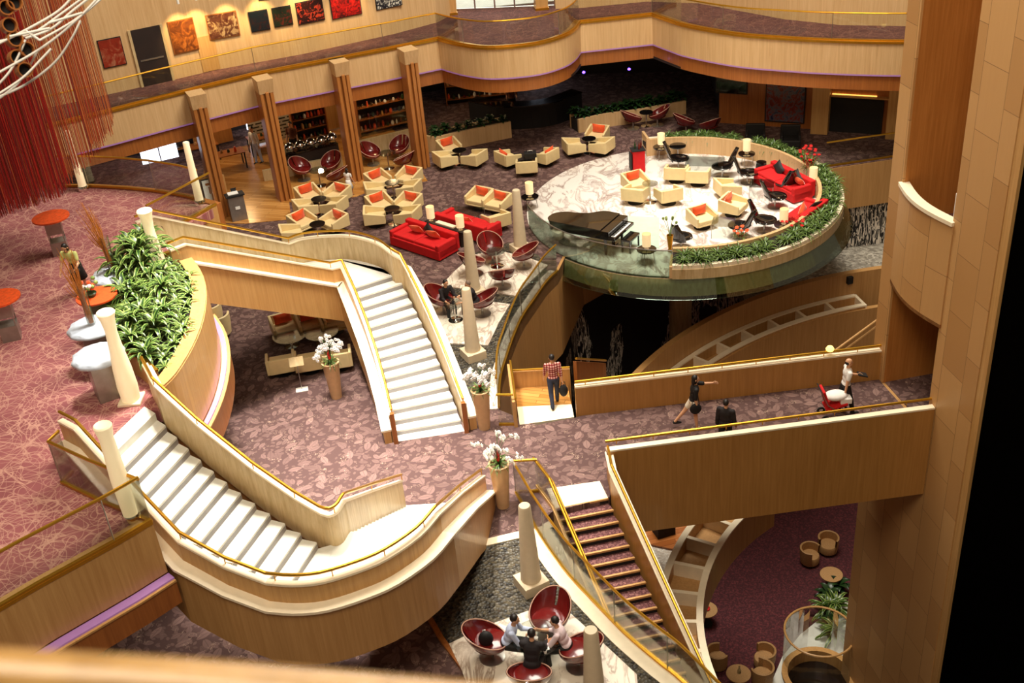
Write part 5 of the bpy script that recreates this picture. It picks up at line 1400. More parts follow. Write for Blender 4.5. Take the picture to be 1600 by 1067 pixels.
# ================================================================== ART AND LIGHTS ON THE GALLERY WALL
def wallpt(u, v):
    """point on the left gallery wall, in front of its face"""
    best = None
    for a, b in zip(bw, bw[1:]):
        d = (b-a).normalized(); n = Vector((-d.y, d.x, 0)); q = onplane(u, v, a-n*.03, n); s = (q-a).dot(d)
        if -.3 <= s <= (b-a).length+.3: return q, d, n
    return q, d, n
arts = [((55, 92, 58, 108), [(0, sr(70, 20, 10)), (.5, sr(140, 40, 20)), (1, sr(200, 160, 120))], 'red and grey painting seen through the red strings'),
        ((265, 26, 308, 86), [(.2, sr(50, 22, 12)), (.48, sr(110, 55, 18)), (.62, sr(165, 90, 30)), (.9, sr(190, 140, 80))], 'tall amber abstract painting, leftmost of the clear row'),
        ((322, 17, 374, 62), [(.3, sr(60, 22, 14)), (.5, sr(96, 54, 34)), (.6, sr(170, 136, 92)), (.9, sr(200, 172, 130))], 'wide cream and brown painting above the cupboard doors'),
        ((389, 14, 421, 51), [(0, sr(10, 10, 16)), (.5, sr(10, 22, 30)), (.65, sr(50, 18, 16)), (.9, sr(16, 60, 50))], 'small dark teal painting left of the dark red one'),
        ((425, 8, 457, 43), [(0, sr(14, 20, 12)), (.5, sr(20, 30, 18)), (.6, sr(80, 20, 14)), (.9, sr(24, 44, 28))], 'small dark painting with a red diagonal'),
        ((462, -2, 507, 38), [(0, sr(12, 6, 6)), (.52, sr(40, 8, 8)), (.58, sr(190, 60, 36)), (.68, sr(110, 14, 14)), (.9, sr(230, 210, 180))], 'dark painting speckled with red and white'),
        ((515, -12, 565, 29), [(0, sr(40, 6, 6)), (.4, sr(70, 8, 10)), (.6, sr(180, 18, 16)), (.9, sr(220, 70, 40))], 'bright red painting near the entrance'),
        ((586, -14, 628, 14), [(0, sr(10, 10, 10)), (.5, sr(30, 30, 40)), (.6, sr(220, 215, 200)), (1, sr(240, 236, 225))], 'dark framed black and white picture nearest the entrance'),
        ((401, -30, 419, 2), [(0, sr(40, 14, 10)), (1, sr(220, 120, 80))], 'small picture hung high, cut by the top edge')]
for i, ((u0, v0, u1, v1), st, lb) in enumerate(arts):
    uc, vc = (u0+u1)/2, (v0+v1)/2
    if i == 0: uc, vc = 175, 82
    q, d, n = wallpt(uc, vc)
    ql, qr = wallpt(u0 if i else 155, vc)[0], wallpt(u1 if i else 195, vc)[0]; w = (qr-ql).length*.94
    zt, zb_ = wallpt(uc, v0 if i else 58)[0].z, wallpt(uc, v1 if i else 110)[0].z; h = (zt-zb_)*.88
    t = empty('painting', lb, 'painting', q, math.atan2(d.y, d.x))
    MB().box((0, .0, 0), (w, .05, h)).build('frame', 'mattblack' if i not in (1, 2) else 'wood', t)
    MB().box((0, -.03, 0), (w-.06, .012, h-.06)).build('canvas', artmat('art_%d' % i, st, 2.2+.4*i, 1.5), t)
for i, u in enumerate((273, 301, 350, 403, 465, 540)):
    q, d, n = wallpt(u, 14-i*3.5)
    q = q-n*.75; q.z = Z2+3.0
    t = empty('track_spotlight', 'small ceiling spotlight aimed at the gallery paintings', 'lamp', q, 0, 'gallery spotlights')
    MB().cyl((0, 0, 0), .05, .16, 10).build('can', 'white', t); MB().cyl((0, 0, .16), .012, 3.0, 6).build('drop_rod', 'steel', t)
    spot('gallery_spot', q+Vector((0, 0, -.06)), q+n*.75+Vector((0, 0, -1.6)), 150, 70, (1, .72, .32))
# cupboard doors, a doorway and red seats
q, d, n = wallpt(330, 90)
t = empty('cupboard_doors', 'pair of flush timber cupboard doors under the wide cream painting', 'cupboard', (q.x, q.y, Z2), math.atan2(d.y, d.x))
for s in (-1, 1): dr_ = MB().box((s*.62+.8, .0, .72), (1.22, .03, 1.4)).build('door', 'woodcream', t); MB().box((s*.12+.8, -.03, .95), (.03, .03, .12)).build('knob', 'mattblack', dr_)
q, d, n = wallpt(236, 85)
door = MB().box((0, .0, 1.1), (1.1, .06, 2.2)).build('door_1', 'dark', loc=(q.x, q.y, Z2), rz=math.atan2(d.y, d.x)); struct(door)
for s in (-1, 1): MB().box((s*.62, -.01, 1.1), (.1, .1, 2.25)).build('door_frame', 'stairwall', door)
MB().box((0, -.04, 1.0), (.9, .02, .06)).build('door_bar', 'steel', door)
# timber piers beside the entrance
for u, v, lb in ((704, 22, 'timber pier left of the bright entrance'), (846, 14, 'timber pier right of the bright entrance')):
    p = G(u, v, Z2); t = empty('entrance_pier', lb, 'pillar', p, .1)
    MB().add([(-.26, -.2, 0), (.26, -.2, 0), (.26, .3, 0), (-.26, .3, 0), (-.42, -.3, 3.6), (.42, -.3, 3.6), (.42, .3, 3.6), (-.42, .3, 3.6)], [(3, 2, 1, 0), (4, 5, 6, 7), (0, 1, 5, 4), (1, 2, 6, 5), (2, 3, 7, 6), (3, 0, 4, 7)]).build('shaft', 'woodcream', t)
    MB().box((0, 0, .05), (.6, .55, .1)).build('foot', 'gold', t)

# ================================================================== ROOMS UNDER THE RING
# low stone parapet with glass between pillars
lp = [G(410, 267, .5), G(534, 244, .5), G(556, 222, .9), G(650, 200, .9)]
for q_ in lp: q_.z = 0
t = empty('buffet_screen', 'low stone screen wall behind the maroon chairs under the gallery', 'wall', lp[1]); K = sub(t)
MB().sweep(lp[:2], [(0, 0), (0, .5), (.14, .5), (.14, 0)]).build('wall', 'stairwall', **K); MB().sweep(lp[2:], [(0, 0), (0, .9), (.14, .9), (.14, 0)]).build('wall', 'stairwall', **K); MB().sweep(lp[2:], [(.06, .9), (.06, 2.0), (.08, 2.0), (.08, .9)]).build('glass_panel', 'glass', **K)
bc = [G(425, 247, 1.0), G(528, 223, 1.0)]
for q_ in bc: q_.z = 0
t = empty('buffet_counter', 'dark buffet counter carrying silver domed dishes', 'counter', bc[0]); K = sub(t)
MB().sweep(bc, [(0, 0), (0, .95), (.75, .95), (.75, 0)]).build('front', 'dark', **K); MB().sweep(bc, [(-.05, .95), (-.05, 1.0), (.8, 1.0), (.8, .95)]).build('worktop', 'black', **K)
dish0 = None
for i in range(6):
    q = bc[0].lerp(bc[1], (i+.6)/6.2)+Vector((0, .35, 1.0)); lb = 'silver domed chafing dish, number %d' % i
    lb = 'silver domed chafing dish on the buffet, %s from the left' % ['first', 'second', 'third', 'fourth', 'fifth', 'last'][i]
    if dish0 is None:
        dish0 = empty('chafing_dish', lb, 'dish', q, 0, 'chafing dishes on the buffet')
        MB().lathe([(.22, .12), (.24, .16), (.24, .18), (0, .18)], n=20, caps=False).build('pan', 'chrome', dish0, smooth=True)
        MB().lathe([(.23, .18), (.2, .28), (.11, .36), (0, .38)], n=20, caps=False).build('dome_lid', 'chrome', dish0, smooth=True)
        MB().ellip((0, 0, .40), (.03, .03, .03), 8, 6).build('knob', 'chrome', dish0)
        for k in range(4): MB().cyl((.17*math.cos(k*PI/2+.8), .17*math.sin(k*PI/2+.8), 0), .012, .13, 6).build('leg', 'chrome', dish0)
    else: dup(dish0, q, 0, lb)
def checkpanel():
    k = NT('woven_black_white_panel'); br = k.new('ShaderNodeTexBrick'); k.link(k.pos((1, 1, 1), rot=(PI/2, 0, 0), obj=True), br.inputs['Vector']); br.inputs['Scale'].default_value = 1
    br.inputs['Brick Width'].default_value = .5; br.inputs['Row Height'].default_value = .16; br.inputs['Mortar Size'].default_value = .05
    br.inputs['Color1'].default_value = sr(24, 18, 16); br.inputs['Color2'].default_value = sr(40, 32, 28); br.inputs['Mortar'].default_value = sr(170, 160, 145); k.base(br.outputs[0]); return k.m
M['woven'] = checkpanel()
for i, (x, y, w, mt, lb) in enumerate(((-9.9, 50.6, 2.6, 'woven', 'woven black and white wall panel behind the buffet'), (-12.9, 50.6, 1.8, 'jamb', 'amber timber panel at the rear left of the restaurant'), (-7.2, 51.4, 1.4, 'woodcream', 'pale timber panel between the kitchen windows'))):
    t = empty('wall_panel', lb, 'panel', (x, y, 0), .42); MB().box((0, 0, 1.5), (w, .08, 2.8)).build('panel', mt, t); MB().box((0, -.02, 2.95), (w+.1, .14, .1)).build('top_rail', 'wood', t)
# shelves with jars, tables and windows at the back of the restaurant
def shelf(p, rz, w, h, label, rows=4, seed=1, dense=14):
    rnd = random.Random(seed); t = empty('display_shelf', label, 'shelf', p, rz)
    for s in (-1, 1): MB().box((s*w/2, 0, h/2), (.05, .35, h)).build('side', 'wood', t)
    MB().box((0, .16, h/2), (w, .03, h)).build('back_panel', 'dark', t)
    for r in range(rows):
        z = .25+(h-.4)*r/(rows-1) if rows > 1 else h*.5; MB().box((0, 0, z), (w, .34, .03)).build('shelf_board', 'wood', t)
        R = Matrix.Rotation(rz, 3, 'Z')
        for i in range(dense):
            x = -w/2+.12+(w-.24)*i/(dense-1); hh = rnd.uniform(.12, .26); rr = rnd.uniform(.04, .075)
            q = Vector(p)+R@Vector((x, rnd.uniform(-.06, .06), z+.015))
            mt = rnd.choice(['chrome', 'paper', 'woodcream', 'leafdark', 'maroon', 'table_glass', 'orange'])
            key = (round(hh, 1), mt)
            if key not in JAR: JAR[key] = jarmesh(hh, mt)
            o = bpy.data.objects.new('jar', JAR[key]); COL.objects.link(o); o.location = q; o.scale = (rr/.06, rr/.06, 1)
            tag(o, 'small jar or bottle standing on the '+label, 'jar', 'jars on the '+label)
JAR = {}
def jarmesh(h, mt):
    m = MB().lathe([(0, 0), (.055, 0), (.06, .02), (.06, h*.7), (.035, h*.82), (.04, h*.84), (.04, h), (0, h)], n=10, caps=False)
    me = bpy.data.meshes.new('jar'); me.from_pydata(m.v, [], m.f); me.materials.append(M[mt]); me.polygons.foreach_set('use_smooth', [True]*len(me.polygons)); return me
sh = G(500, 215, .9); shelf((-8.3, 50.0, 0), .42, 1.6, 2.3, 'tall wall shelf behind the buffet', 5, 1, 9)
shelf((-4.9, 50.6, 0), .38, 2.6, 2.6, 'tall shelf behind the glass screen', 5, 2, 12)
shelf((-14.2, 50.2, 0), .42, 2.4, 2.3, 'shelf at the far left of the restaurant', 4, 3, 9)
shelf((-.6, 53.6, 0), .05, 3.0, 2.4, 'shelf in the dark room under the bowed gallery', 4, 5, 12)
wl = plain('bright_kitchen_window', sr(236, 240, 245), .6, emit=sr(225, 235, 255), es=1.6, var=.2)
for i, (x, y, w) in enumerate(((-10.9, 51.9, 1.3), (-6.6, 53.2, 1.0), (-14.9, 48.6, 1.6), (2.4, 55.8, .7))):
    o = MB().box((0, 0, 1.6), (w, .06, 2.6)).build('window_%d' % (i+2), wl, loc=(x, y, 0), rz=.4); struct(o)
    MB().box((0, -.05, 1.6), (.05, .05, 2.6)).build('window_frame', 'chrome', o); MB().box((0, -.05, 1.3), (w, .05, .05)).build('window_frame', 'chrome', o)
for i, (x, y) in enumerate(((-11.6, 47.6), (-13.0, 48.9), (-10.4, 49.3))):
    lb = ['dark dining table just behind the podium', 'dark dining table by the far left shelf', 'dark dining table before the kitchen window'][i]
    t = empty('dining_table', lb, 'table', (x, y, .02), .4); MB().box((0, 0, .73), (1.3, .8, .04)).build('tabletop', 'wood', t)
    for a in (-1, 1):
        for b in (-1, 1): MB().box((a*.6, b*.35, .35), (.05, .05, .71)).build('leg', 'mattblack', t)
    for j in range(3):
        o = bpy.data.objects.new('jar', list(JAR.values())[j]); COL.objects.link(o); o.location = (x-.3+.3*j, y, .77); tag(o, 'small jar on the '+lb, 'jar', 'jars on the '+lb)
# dark bar counter in the middle, black lacquer
t = empty('bar_counter', 'black bar counter in the dark under the bowed gallery', 'counter', (1.6, 50, 0)); K = sub(t)
cb = smooth([(-1.0, 50.6, 0), (.6, 49.4, 0), (2.6, 49.3, 0), (4.2, 50.4, 0)], 5)
MB().sweep(cb, [(0, 0), (0, 1.05), (.6, 1.05), (.6, 0)]).build('front', 'mattblack', **K); MB().sweep(cb, [(-.06, 1.05), (-.06, 1.1), (.66, 1.1), (.66, 1.05)]).build('worktop', 'black', **K)
# lounge at the right: painting, fireplace bar, doorway
dR_ = (rw1-rw0).normalized(); nR = Vector((-dR_.y, dR_.x, 0)); aR = math.atan2(dR_.y, dR_.x)
def rwp(u, v, o=.05): q = onplane(u, v, rw0-nR*o, nR); return q
q = rwp(1227, 158); t = empty('painting', 'large red and blue abstract painting in the dim room at right', 'painting', q, aR)
MB().box((0, 0, 0), (1.7, .05, 1.9)).build('frame', 'mattblack', t); MB().box((0, -.03, 0), (1.6, .012, 1.8)).build('canvas', artmat('art_big', [(.3, sr(24, 28, 64)), (.45, sr(90, 88, 96)), (.55, sr(120, 36, 24)), (.75, sr(40, 16, 18))], 3, 2), t)
q = rwp(1340, 190); t = empty('fireplace', 'dark alcove with a lit amber shelf at the far right', 'fireplace', (q.x, q.y, 0), aR)
MB().box((-.1, 0, .75), (2.2, .12, 1.5)).build('alcove', 'mattblack', t)
MB().box((.1, -.12, 1.62), (2.9, .3, .06)).build('shelf', 'woodcream', t); MB().box((.1, .02, 2.0), (2.9, .1, .7)).build('upper_panel', 'wood', t)
MB().box((-.2, -.08, 1.66), (1.8, .05, .03)).build('light_strip', plain('amber_light', sr(255, 180, 80), .5, emit=sr(255, 190, 90), es=1.3), t)
for u, lb in ((1283, 'left'), (1402, 'right')):
    q = rwp(u, 170, .3); t = MB().box((0, 0, 1.6), (.7, .5, 3.2)).build('pier', 'woodcream', loc=(q.x, q.y, 0), rz=aR); tag(t, 'timber pier on the %s side of the dark alcove' % lb, 'pillar')
q = rwp(1143, 134); t = empty('wall_screen', 'dark television screen high on the dim rear wall', 'screen', q, aR); MB().box((0, 0, 0), (1.4, .06, .7)).build('frame', 'mattblack', t); MB().box((0, -.035, 0), (1.3, .01, .62)).build('display', 'black', t)
for i, (u, v) in enumerate(((1180, 213), (1235, 215))):
    p = G(u, v, .4); p.z = 0; t = empty('lounge_chair', 'dark lounge chair in the dim room, %s of two' % ['left', 'right'][i], 'chair', p, PI+aR*.5)
    MB().box((0, 0, .25), (.8, .75, .3)).build('seat', 'mattblack', t, bevel=.04); MB().box((0, -.33, .55), (.8, .14, .6)).build('backrest', 'mattblack', t, bevel=.04)
    for s in (-1, 1): MB().box((s*.36, 0, .4), (.1, .7, .4)).build('arm', 'mattblack', t, bevel=.03)
# warm lamps in these rooms
for p, w in (((-11.5, 48.5, 3.05), 70), ((-8.2, 50.4, 3.05), 70), ((-4.8, 49.6, 3.05), 60), ((-15.5, 46.5, 3.05), 50), ((11.2, 44.6, 3.05), 9), ((15.0, 43.0, 3.05), 9), ((-.8, 51.5, 3.0), 25)):
    point('ceiling_downlight', p, w, (1, .66, .32), .12)
pl_ = None
for (u, v) in ((912, 113), (983, 108)):
    q = G(u, v, 2.9); t = MB().ellip((0, 0, 0), (.07, .07, .05), 10, 6).build('purple_spotlight', plain('violet_lamp', sr(90, 60, 255), .4, emit=sr(90, 60, 255), es=6), loc=q)
    tag(t, 'small violet lamp glowing under the gallery, %s one' % ('left' if u < 950 else 'right'), 'lamp')
# ================================================================== RED STRINGS AND WHITE TUBES
rs = random.Random(3); m = MB()
def zbot(x, y): return 0
for i in range(1700):
    u = rs.uniform(-40, 178)
    vb = 338-.34*max(u, -20)-max(0, u-95)*.85+rs.uniform(-26, 4)
    if u > 105 and rs.random() < .62: continue
    dpt = rs.uniform(24.5, 31); z = None
    # bottom on the vertical plane y = dpt
    q = onplane(u, vb, Vector((0, dpt, 0)), Vector((0, 1, 0)))
    if q.z < Z2+.3: q.z = Z2+.3
    w = .009; m.box((q.x, q.y, (q.z+17)/2), (w, w, 17-q.z), rs.random(), mi=(rs.choice([0, 0, 0, 0, 1, 1, 1, 1, 2]) if u < 105 else rs.choice([0, 1, 2, 2, 2])))
o = m.build('string_curtain', [plain('red_cord', sr(168, 18, 8), .6, var=.2), plain('dark_red_cord', sr(112, 10, 8), .6, var=.2), plain('amber_cord', sr(176, 92, 44), .5, var=.2)], fix=False)
tag(o, 'curtain of hanging red and amber strings at the upper left', 'curtain', None, 'stuff')
tubes = [((-10, 118), (60, 78), (110, 40), (150, 0), (175, -30)), ((-10, 72), (40, 47), (90, 18), (118, -10)), ((-8, 66), (50, 52), (95, 22), (136, -8)), ((40, 60), (80, 45), (112, 18), (146, -8)), ((62, 63), (100, 42), (130, 22), (165, -8)),
         ((-10, 155), (40, 132), (85, 98), (112, 60), (126, 32)), ((-10, 152), (35, 122), (65, 92), (80, 76)), ((-10, 140), (15, 112), (30, 85), (40, 62)), ((-10, 160), (25, 133), (45, 105), (58, 80))]
pos_n = ['uppermost', 'second from the top', 'third from the top', 'fourth from the top', 'fifth from the top', 'longest drooping', 'middle drooping', 'leftmost drooping', 'shorter drooping']
for i, tb in enumerate(tubes):
    P = smooth([atdist(u, v, 14+.15*(i % 3)) for u, v in tb], 5)
    o = MB().tube(P, .0135, 8).build('sculpture_tube', 'white', smooth=True); tag(o, 'white curved tube of the hanging sculpture, %s one' % pos_n[i], 'sculpture', 'white tubes at the upper left')
for i, (a, b) in enumerate((((15, 57), (78, 44)), ((76, 36), (129, 20)), ((40, 48), (62, 63)))):
    o = MB().tube([atdist(*a, 13.9), atdist(*b, 13.9)], .014, 8).build('sculpture_bar', 'white', smooth=True); tag(o, 'straight white bar across the hanging tubes, %s' % ['left one', 'right one', 'short one'][i], 'sculpture')
for i, (u, v) in enumerate(((8, 13), (21, 5), (13, 40), (22, 62), (25, 90), (37, 110), (40, 78))):
    c = atdist(u, v, 14.2); ax_ = (Vector((.5, -.6, .25))).normalized(); Rm_ = ax_.to_track_quat('Z', 'Y').to_matrix()
    t = empty('wooden_pod', 'dark cylindrical wooden pod among the white tubes, %s' % ['topmost left', 'topmost right', 'upper middle', 'centre', 'lower', 'lowest', 'right of centre'][i], 'sculpture', c)
    MB().lathe([(.0, -.06), (.085, -.06), (.085, .07), (.07, .07), (.07, -.02), (0, -.02)], n=18, caps=False, R=Rm_).build('drum', 'wood', t); MB().lathe([(0, -.01), (.068, -.01)], n=18, caps=False, R=Rm_).build('inner_disc', 'mattblack', t)
# ================================================================== PEOPLE
def bake_remesh(o, voxel, smooth_iter=4):
    """turn overlapping closed shapes into one continuous surface"""
    md = o.modifiers.new('R', 'REMESH'); md.mode = 'VOXEL'; md.voxel_size = voxel; md.use_smooth_shade = True
    s = o.modifiers.new('S', 'SMOOTH'); s.iterations = smooth_iter; s.factor = .5
    dg = bpy.context.evaluated_depsgraph_get(); dg.update()
    me = bpy.data.meshes.new_from_object(o.evaluated_get(dg))
    old = o.data; o.modifiers.clear(); o.data = me; bpy.data.meshes.remove(old); me.name = o.name
    return o
def limb(m, P, R, n=10):
    P = [Vector(p) for p in P]
    Q, S_ = [], []
    for i in range(len(P)-1):
        for k in range(4): t = k/4; Q.append(P[i].lerp(P[i+1], t)); S_.append(R[i]+(R[i+1]-R[i])*t)
    Q.append(P[-1]); S_.append(R[-1])
    m.tube(Q, S_, n); 
    for p, r in zip(P, R): m.ellip(p, (r, r, r), n, 6)
def rotd(v, ax, a): return Matrix.Rotation(a, 3, ax)@Vector(v)
def person(label, loc, rz, h=1.7, lean=.04, legs=((.3, .1), (-.25, .15)), arms=((.1, .1, .2), (-.1, .1, .2)), seated=False, top='white', bottom='mattblack', shoes='mattblack',
           hair='short', hairmat='hair', sleeves=.55, trouser=1.0, skirt=None, headturn=0.0, headtilt=0.0, hipz=None, jacket=False, wide=1.0, group=None):
    k = h/1.72
    t = empty('person', label, 'person', loc, rz, group)
    # joints (facing +Y, right = +X)
    TH, SH, FT = .43*k, .42*k, .08*k
    def drop(tp, kb): return TH*math.cos(tp)+SH*math.cos(tp-kb)
    hz = hipz if hipz is not None else max(drop(*l) for l in legs)+FT
    pel = Vector((0, 0, hz)); spine = Vector((0, math.sin(lean), math.cos(lean)))
    chest = pel+spine*.32*k; neck = pel+spine*.52*k
    hd = rotd((0, math.sin(lean*.6+headtilt), math.cos(lean*.6+headtilt)), 'Z', 0)
    head = neck+hd*.165*k
    b = MB()
    # torso
    fw = Vector((0, 1, 0))
    Rl = Matrix.Rotation(-lean, 3, 'X')
    b.ellip(pel+spine*.02*k, (.155*k*wide, .11*k, .12*k), 14, 8, Rl); b.ellip(pel+spine*.2*k, (.135*k*wide, .10*k, .16*k), 14, 8, Rl)
    b.ellip(chest+spine*.04*k, (.165*k*wide, .112*k, .17*k), 14, 8, Rl); b.ellip(neck-spine*.06*k, (.17*k*wide, .075*k, .06*k), 14, 8, Rl)
    limb(b, [neck-spine*.06*k, head-hd*.04*k], [.058*k, .05*k])
    Rh = Matrix.Rotation(headturn, 3, 'Z')@Matrix.Rotation(-(lean*.6+headtilt), 3, 'X')
    H = lambda x, y, z: head+Rh@Vector((x*k, y*k, z*k))
    b.ellip(H(0, -.01, .015), (.078*k, .095*k, .10*k), 14, 10, Rh); b.ellip(H(0, .03, -.06), (.055*k, .06*k, .06*k), 12, 8, Rh)
    b.ellip(H(0, .095, -.018), (.013*k, .02*k, .024*k), 8, 6, Rh)
    for s in (-1, 1): b.ellip(H(s*.079, -.01, -.01), (.013*k, .026*k, .034*k), 8, 6, Rh)
    b.ellip(H(0, .083, -.062), (.024*k, .012*k, .009*k), 8, 5, Rh)
    sh, el, wr, kn, an = {}, {}, {}, {}, {}
    for s, (pp, ab, eb), (tp, kb) in zip((1, -1), arms, legs):
        S0 = neck-spine*.075*k+Vector((s*.19*k*wide, 0, 0)); sh[s] = S0
        d1 = Vector((s*math.sin(ab), math.sin(pp)*math.cos(ab), -math.cos(pp)*math.cos(ab)))
        E = S0+d1*.285*k; el[s] = E
        d2 = Vector((s*math.sin(ab)*(.3 if eb > .8 else .8), math.sin(pp+eb), -math.cos(pp+eb))).normalized(); Wp = E+d2*.25*k; wr[s] = Wp
        limb(b, [S0, E, Wp], [.052*k, .041*k, .029*k])
        # hand: palm, four fingers, thumb
        u = d2; sd = Vector((s, 0, 0))-u*u.dot(Vector((s, 0, 0))); sd = sd.normalized() if sd.length > .1 else Vector((0, 1, 0)); nn = u.cross(sd).normalized()
        acr = nn; pal = Wp+u*.05*k
        b.ellip(pal, (.016*k, .042*k, .05*k), 10, 6, Matrix((sd, acr, u)).transposed())
        for f in range(4):
            o_ = (f-1.5)*.021*k; L = (.068, .078, .074, .058)[f]*k; p0 = pal+acr*o_+u*.035*k; p1 = p0+u*L*.55-sd*.008*k; p2 = p1+u*L*.4-sd*.022*k
            limb(b, [p0, p1, p2], [.0095*k, .009*k, .008*k], 6)
        p0 = Wp+u*.025*k+acr*.036*k; limb(b, [p0, p0+u*.03*k+acr*.024*k, p0+u*.058*k+acr*.026*k-sd*.01*k], [.011*k, .01*k, .009*k], 6)
        Hp = pel+Vector((s*.09*k, 0, -.03*k)); dt = Vector((s*(.12 if seated else .02), math.sin(tp), -math.cos(tp))).normalized(); Kn = Hp+dt*TH
        ds = Vector((0, math.sin(tp-kb), -math.cos(tp-kb))); An = Kn+ds*SH; kn[s], an[s] = (Hp, Kn), An
        limb(b, [Hp, Kn, An], [.088*k, .058*k, .036*k])
        foot = An+Vector((0, .13*k, -.045*k)) if True else 0
        limb(b, [An+Vector((0, -.03*k, -.035*k)), foot], [.038*k, .03*k])
    body = b.build('body', 'skin', t); bake_remesh(body, .0085*k, 3)
    # clothing, each a continuous surface slightly outside the body
    c = MB(); g = .014*k+(.012*k if jacket else 0)
    c.ellip(pel+spine*.03*k, (.155*k*wide+g, .11*k+g, .12*k), 14, 8, Rl); c.ellip(pel+spine*.2*k, (.138*k*wide+g, .10*k+g, .17*k), 14, 8, Rl)
    c.ellip(chest+spine*.04*k, (.165*k*wide+g, .112*k+g, .17*k+g*.5), 14, 8, Rl); c.ellip(neck-spine*.065*k, (.175*k*wide+g, .078*k+g, .06*k+g*.5), 14, 8, Rl)
    for s in (1, -1):
        S0, E, Wp = sh[s], el[s], wr[s]
        if sleeves <= 1: limb(c, [S0, S0.lerp(E, sleeves)], [.055*k+g, .048*k+g])
        else: limb(c, [S0, E, E.lerp(Wp, min(.96, sleeves-1))], [.055*k+g, .044*k+g, .034*k+g])
    bake_remesh(c.build('jacket' if jacket else 'shirt', top, t), .013*k, 4)
    c = MB(); g = .013*k
    if skirt:
        Q = [(.13*k+g, .10*k), (.16*k+g, .0), (.17*k+g, -.12*k), (.20*k*skirt[1]+g, -skirt[0]*k)]
        c.lathe(Q, pel+Vector((0, 0, 0)), 20, caps=False); o = c.build('skirt', bottom, t, smooth=True); md = o.modifiers.new('S', 'SOLIDIFY'); md.thickness = .012
    else:
        c.ellip(pel+Vector((0, 0, -.0)), (.158*k*wide+g, .115*k+g, .12*k), 14, 8, Rl)
        for s in (1, -1):
            Hp, Kn = kn[s]; An = an[s]
            if trouser <= .5: limb(c, [Hp, Hp.lerp(Kn, trouser*2)], [.092*k+g, .075*k+g])
            else: limb(c, [Hp, Kn, Kn.lerp(An, trouser)], [.092*k+g, .062*k+g, .046*k+g])
        bake_remesh(c.build('trousers' if trouser > .5 else 'shorts', bottom, t), .013*k, 4)
    for s in (1, -1):
        m = MB(); An = an[s]; limb(m, [An+Vector((0, -.03*k, -.035*k)), An+Vector((0, .06*k, -.042*k)), An+Vector((0, .15*k, -.05*k))], [.045*k, .042*k, .034*k]); bake_remesh(m.build('shoe', shoes, t), .012*k, 3)
    if hair:
        m = MB(); m.ellip(H(0, -.026, .032), (.086*k, .094*k, .10*k), 14, 10, Rh); 
        if hair == 'long': m.ellip(H(0, -.06, -.06), (.085*k, .055*k, .13*k), 12, 8, Rh); m.ellip(H(.06, -.02, -.04), (.03*k, .06*k, .10*k), 10, 8, Rh); m.ellip(H(-.06, -.02, -.04), (.03*k, .06*k, .10*k), 10, 8, Rh)
        if hair == 'bald': m = MB(); m.ellip(H(0, -.04, -.005), (.083*k, .075*k, .07*k), 14, 10, Rh)
        bake_remesh(m.build('hair', hairmat, t), .011*k, 2)
    for s in (-1, 1): MB().ellip(H(s*.032, .088, .008), (.011*k, .007*k, .008*k), 8, 5, Rh).build('eye', 'mattblack', t)
    t['hand_r'] = tuple(wr[1]+(wr[1]-el[1]).normalized()*.08*k); t['hand_l'] = tuple(wr[-1]+(wr[-1]-el[-1]).normalized()*.08*k)
    return t
def handpos(t, s='hand_r'):
    return Vector(t.location)+Matrix.Rotation(t.rotation_euler.z, 3, 'Z')@Vector(t[s])
def checkmat():
    k = NT('red_check_shirt_cloth'); s = k.new('ShaderNodeSeparateXYZ'); k.link(k.pos(obj=True), s.inputs[0])
    def st(o, f): return k.math('GREATER_THAN', k.math('FRACT', k.math('MULTIPLY', o, f)), .55)
    a = k.math('ADD', st(s.outputs[0], 14), st(s.outputs[2], 14))
    k.base(k.ramp(k.math('MULTIPLY', a, .5), [(0, sr(210, 180, 165)), (.5, sr(170, 60, 55)), (1, sr(90, 24, 26))])); k.b.inputs['Roughness'].default_value = .8; return k.m
M['check'] = checkmat()
M['jeans'] = plain('blue_jeans', sr(44, 48, 66), .8, var=.15)
M['shorts'] = plain('cream_shorts', sr(232, 218, 196), .8, var=.05)
M['tshirt'] = plain('white_shirt_cloth', sr(236, 232, 226), .8, var=.03)
M['bluepale'] = plain('pale_blue_shirt', sr(186, 196, 222), .8, var=.04)
M['pinkpale'] = plain('pale_pink_shirt', sr(226, 204, 208), .8, var=.05)
M['lime'] = plain('lime_blouse', sr(196, 200, 120), .8, var=.06)
M['darksuit'] = plain('dark_suit', sr(28, 20, 22), .8, var=.15)
M['tanshirt'] = plain('tan_shirt', sr(112, 62, 34), .8, var=.06)
M['grey'] = plain('grey_hair', sr(120, 100, 84), .6, var=.2, scale=30)
m90 = -PI/2                                   # facing +x
p1 = person('person in red checked shirt and jeans on the boxed stair landing', G(867, 631, .012), .05, 1.66, .05, ((.25, .1), (-.22, .3)), ((-.2, .12, .1), (.2, .15, .2)), top='check', bottom='jeans', sleeves=1.35)
q = handpos(p1)
t = empty('handbag', 'black bag held by the person in the checked shirt', 'bag', (q.x+.02, q.y, .36)); MB().ellip((0, 0, .12), (.13, .09, .2), 12, 8).build('body', 'mattblack', t, smooth=True); MB().tube([(-.06, 0, .26), (-.05, 0, .4), (.05, 0, .4), (.06, 0, .26)], .012, 6).build('strap', 'mattblack', t)
p2 = person('person in black top and cream shorts striding across the footbridge, arm outstretched', G(1083, 668, 0), m90, 1.68, .10, ((.12, .02), (-.55, .12)), ((-.1, .15, .3), (1.35, .05, .15)), top='mattblack', bottom='shorts', shoes='mattblack', hair='long', sleeves=.9, trouser=.3)
q = p2.location+Vector((.02, -.24, .62))
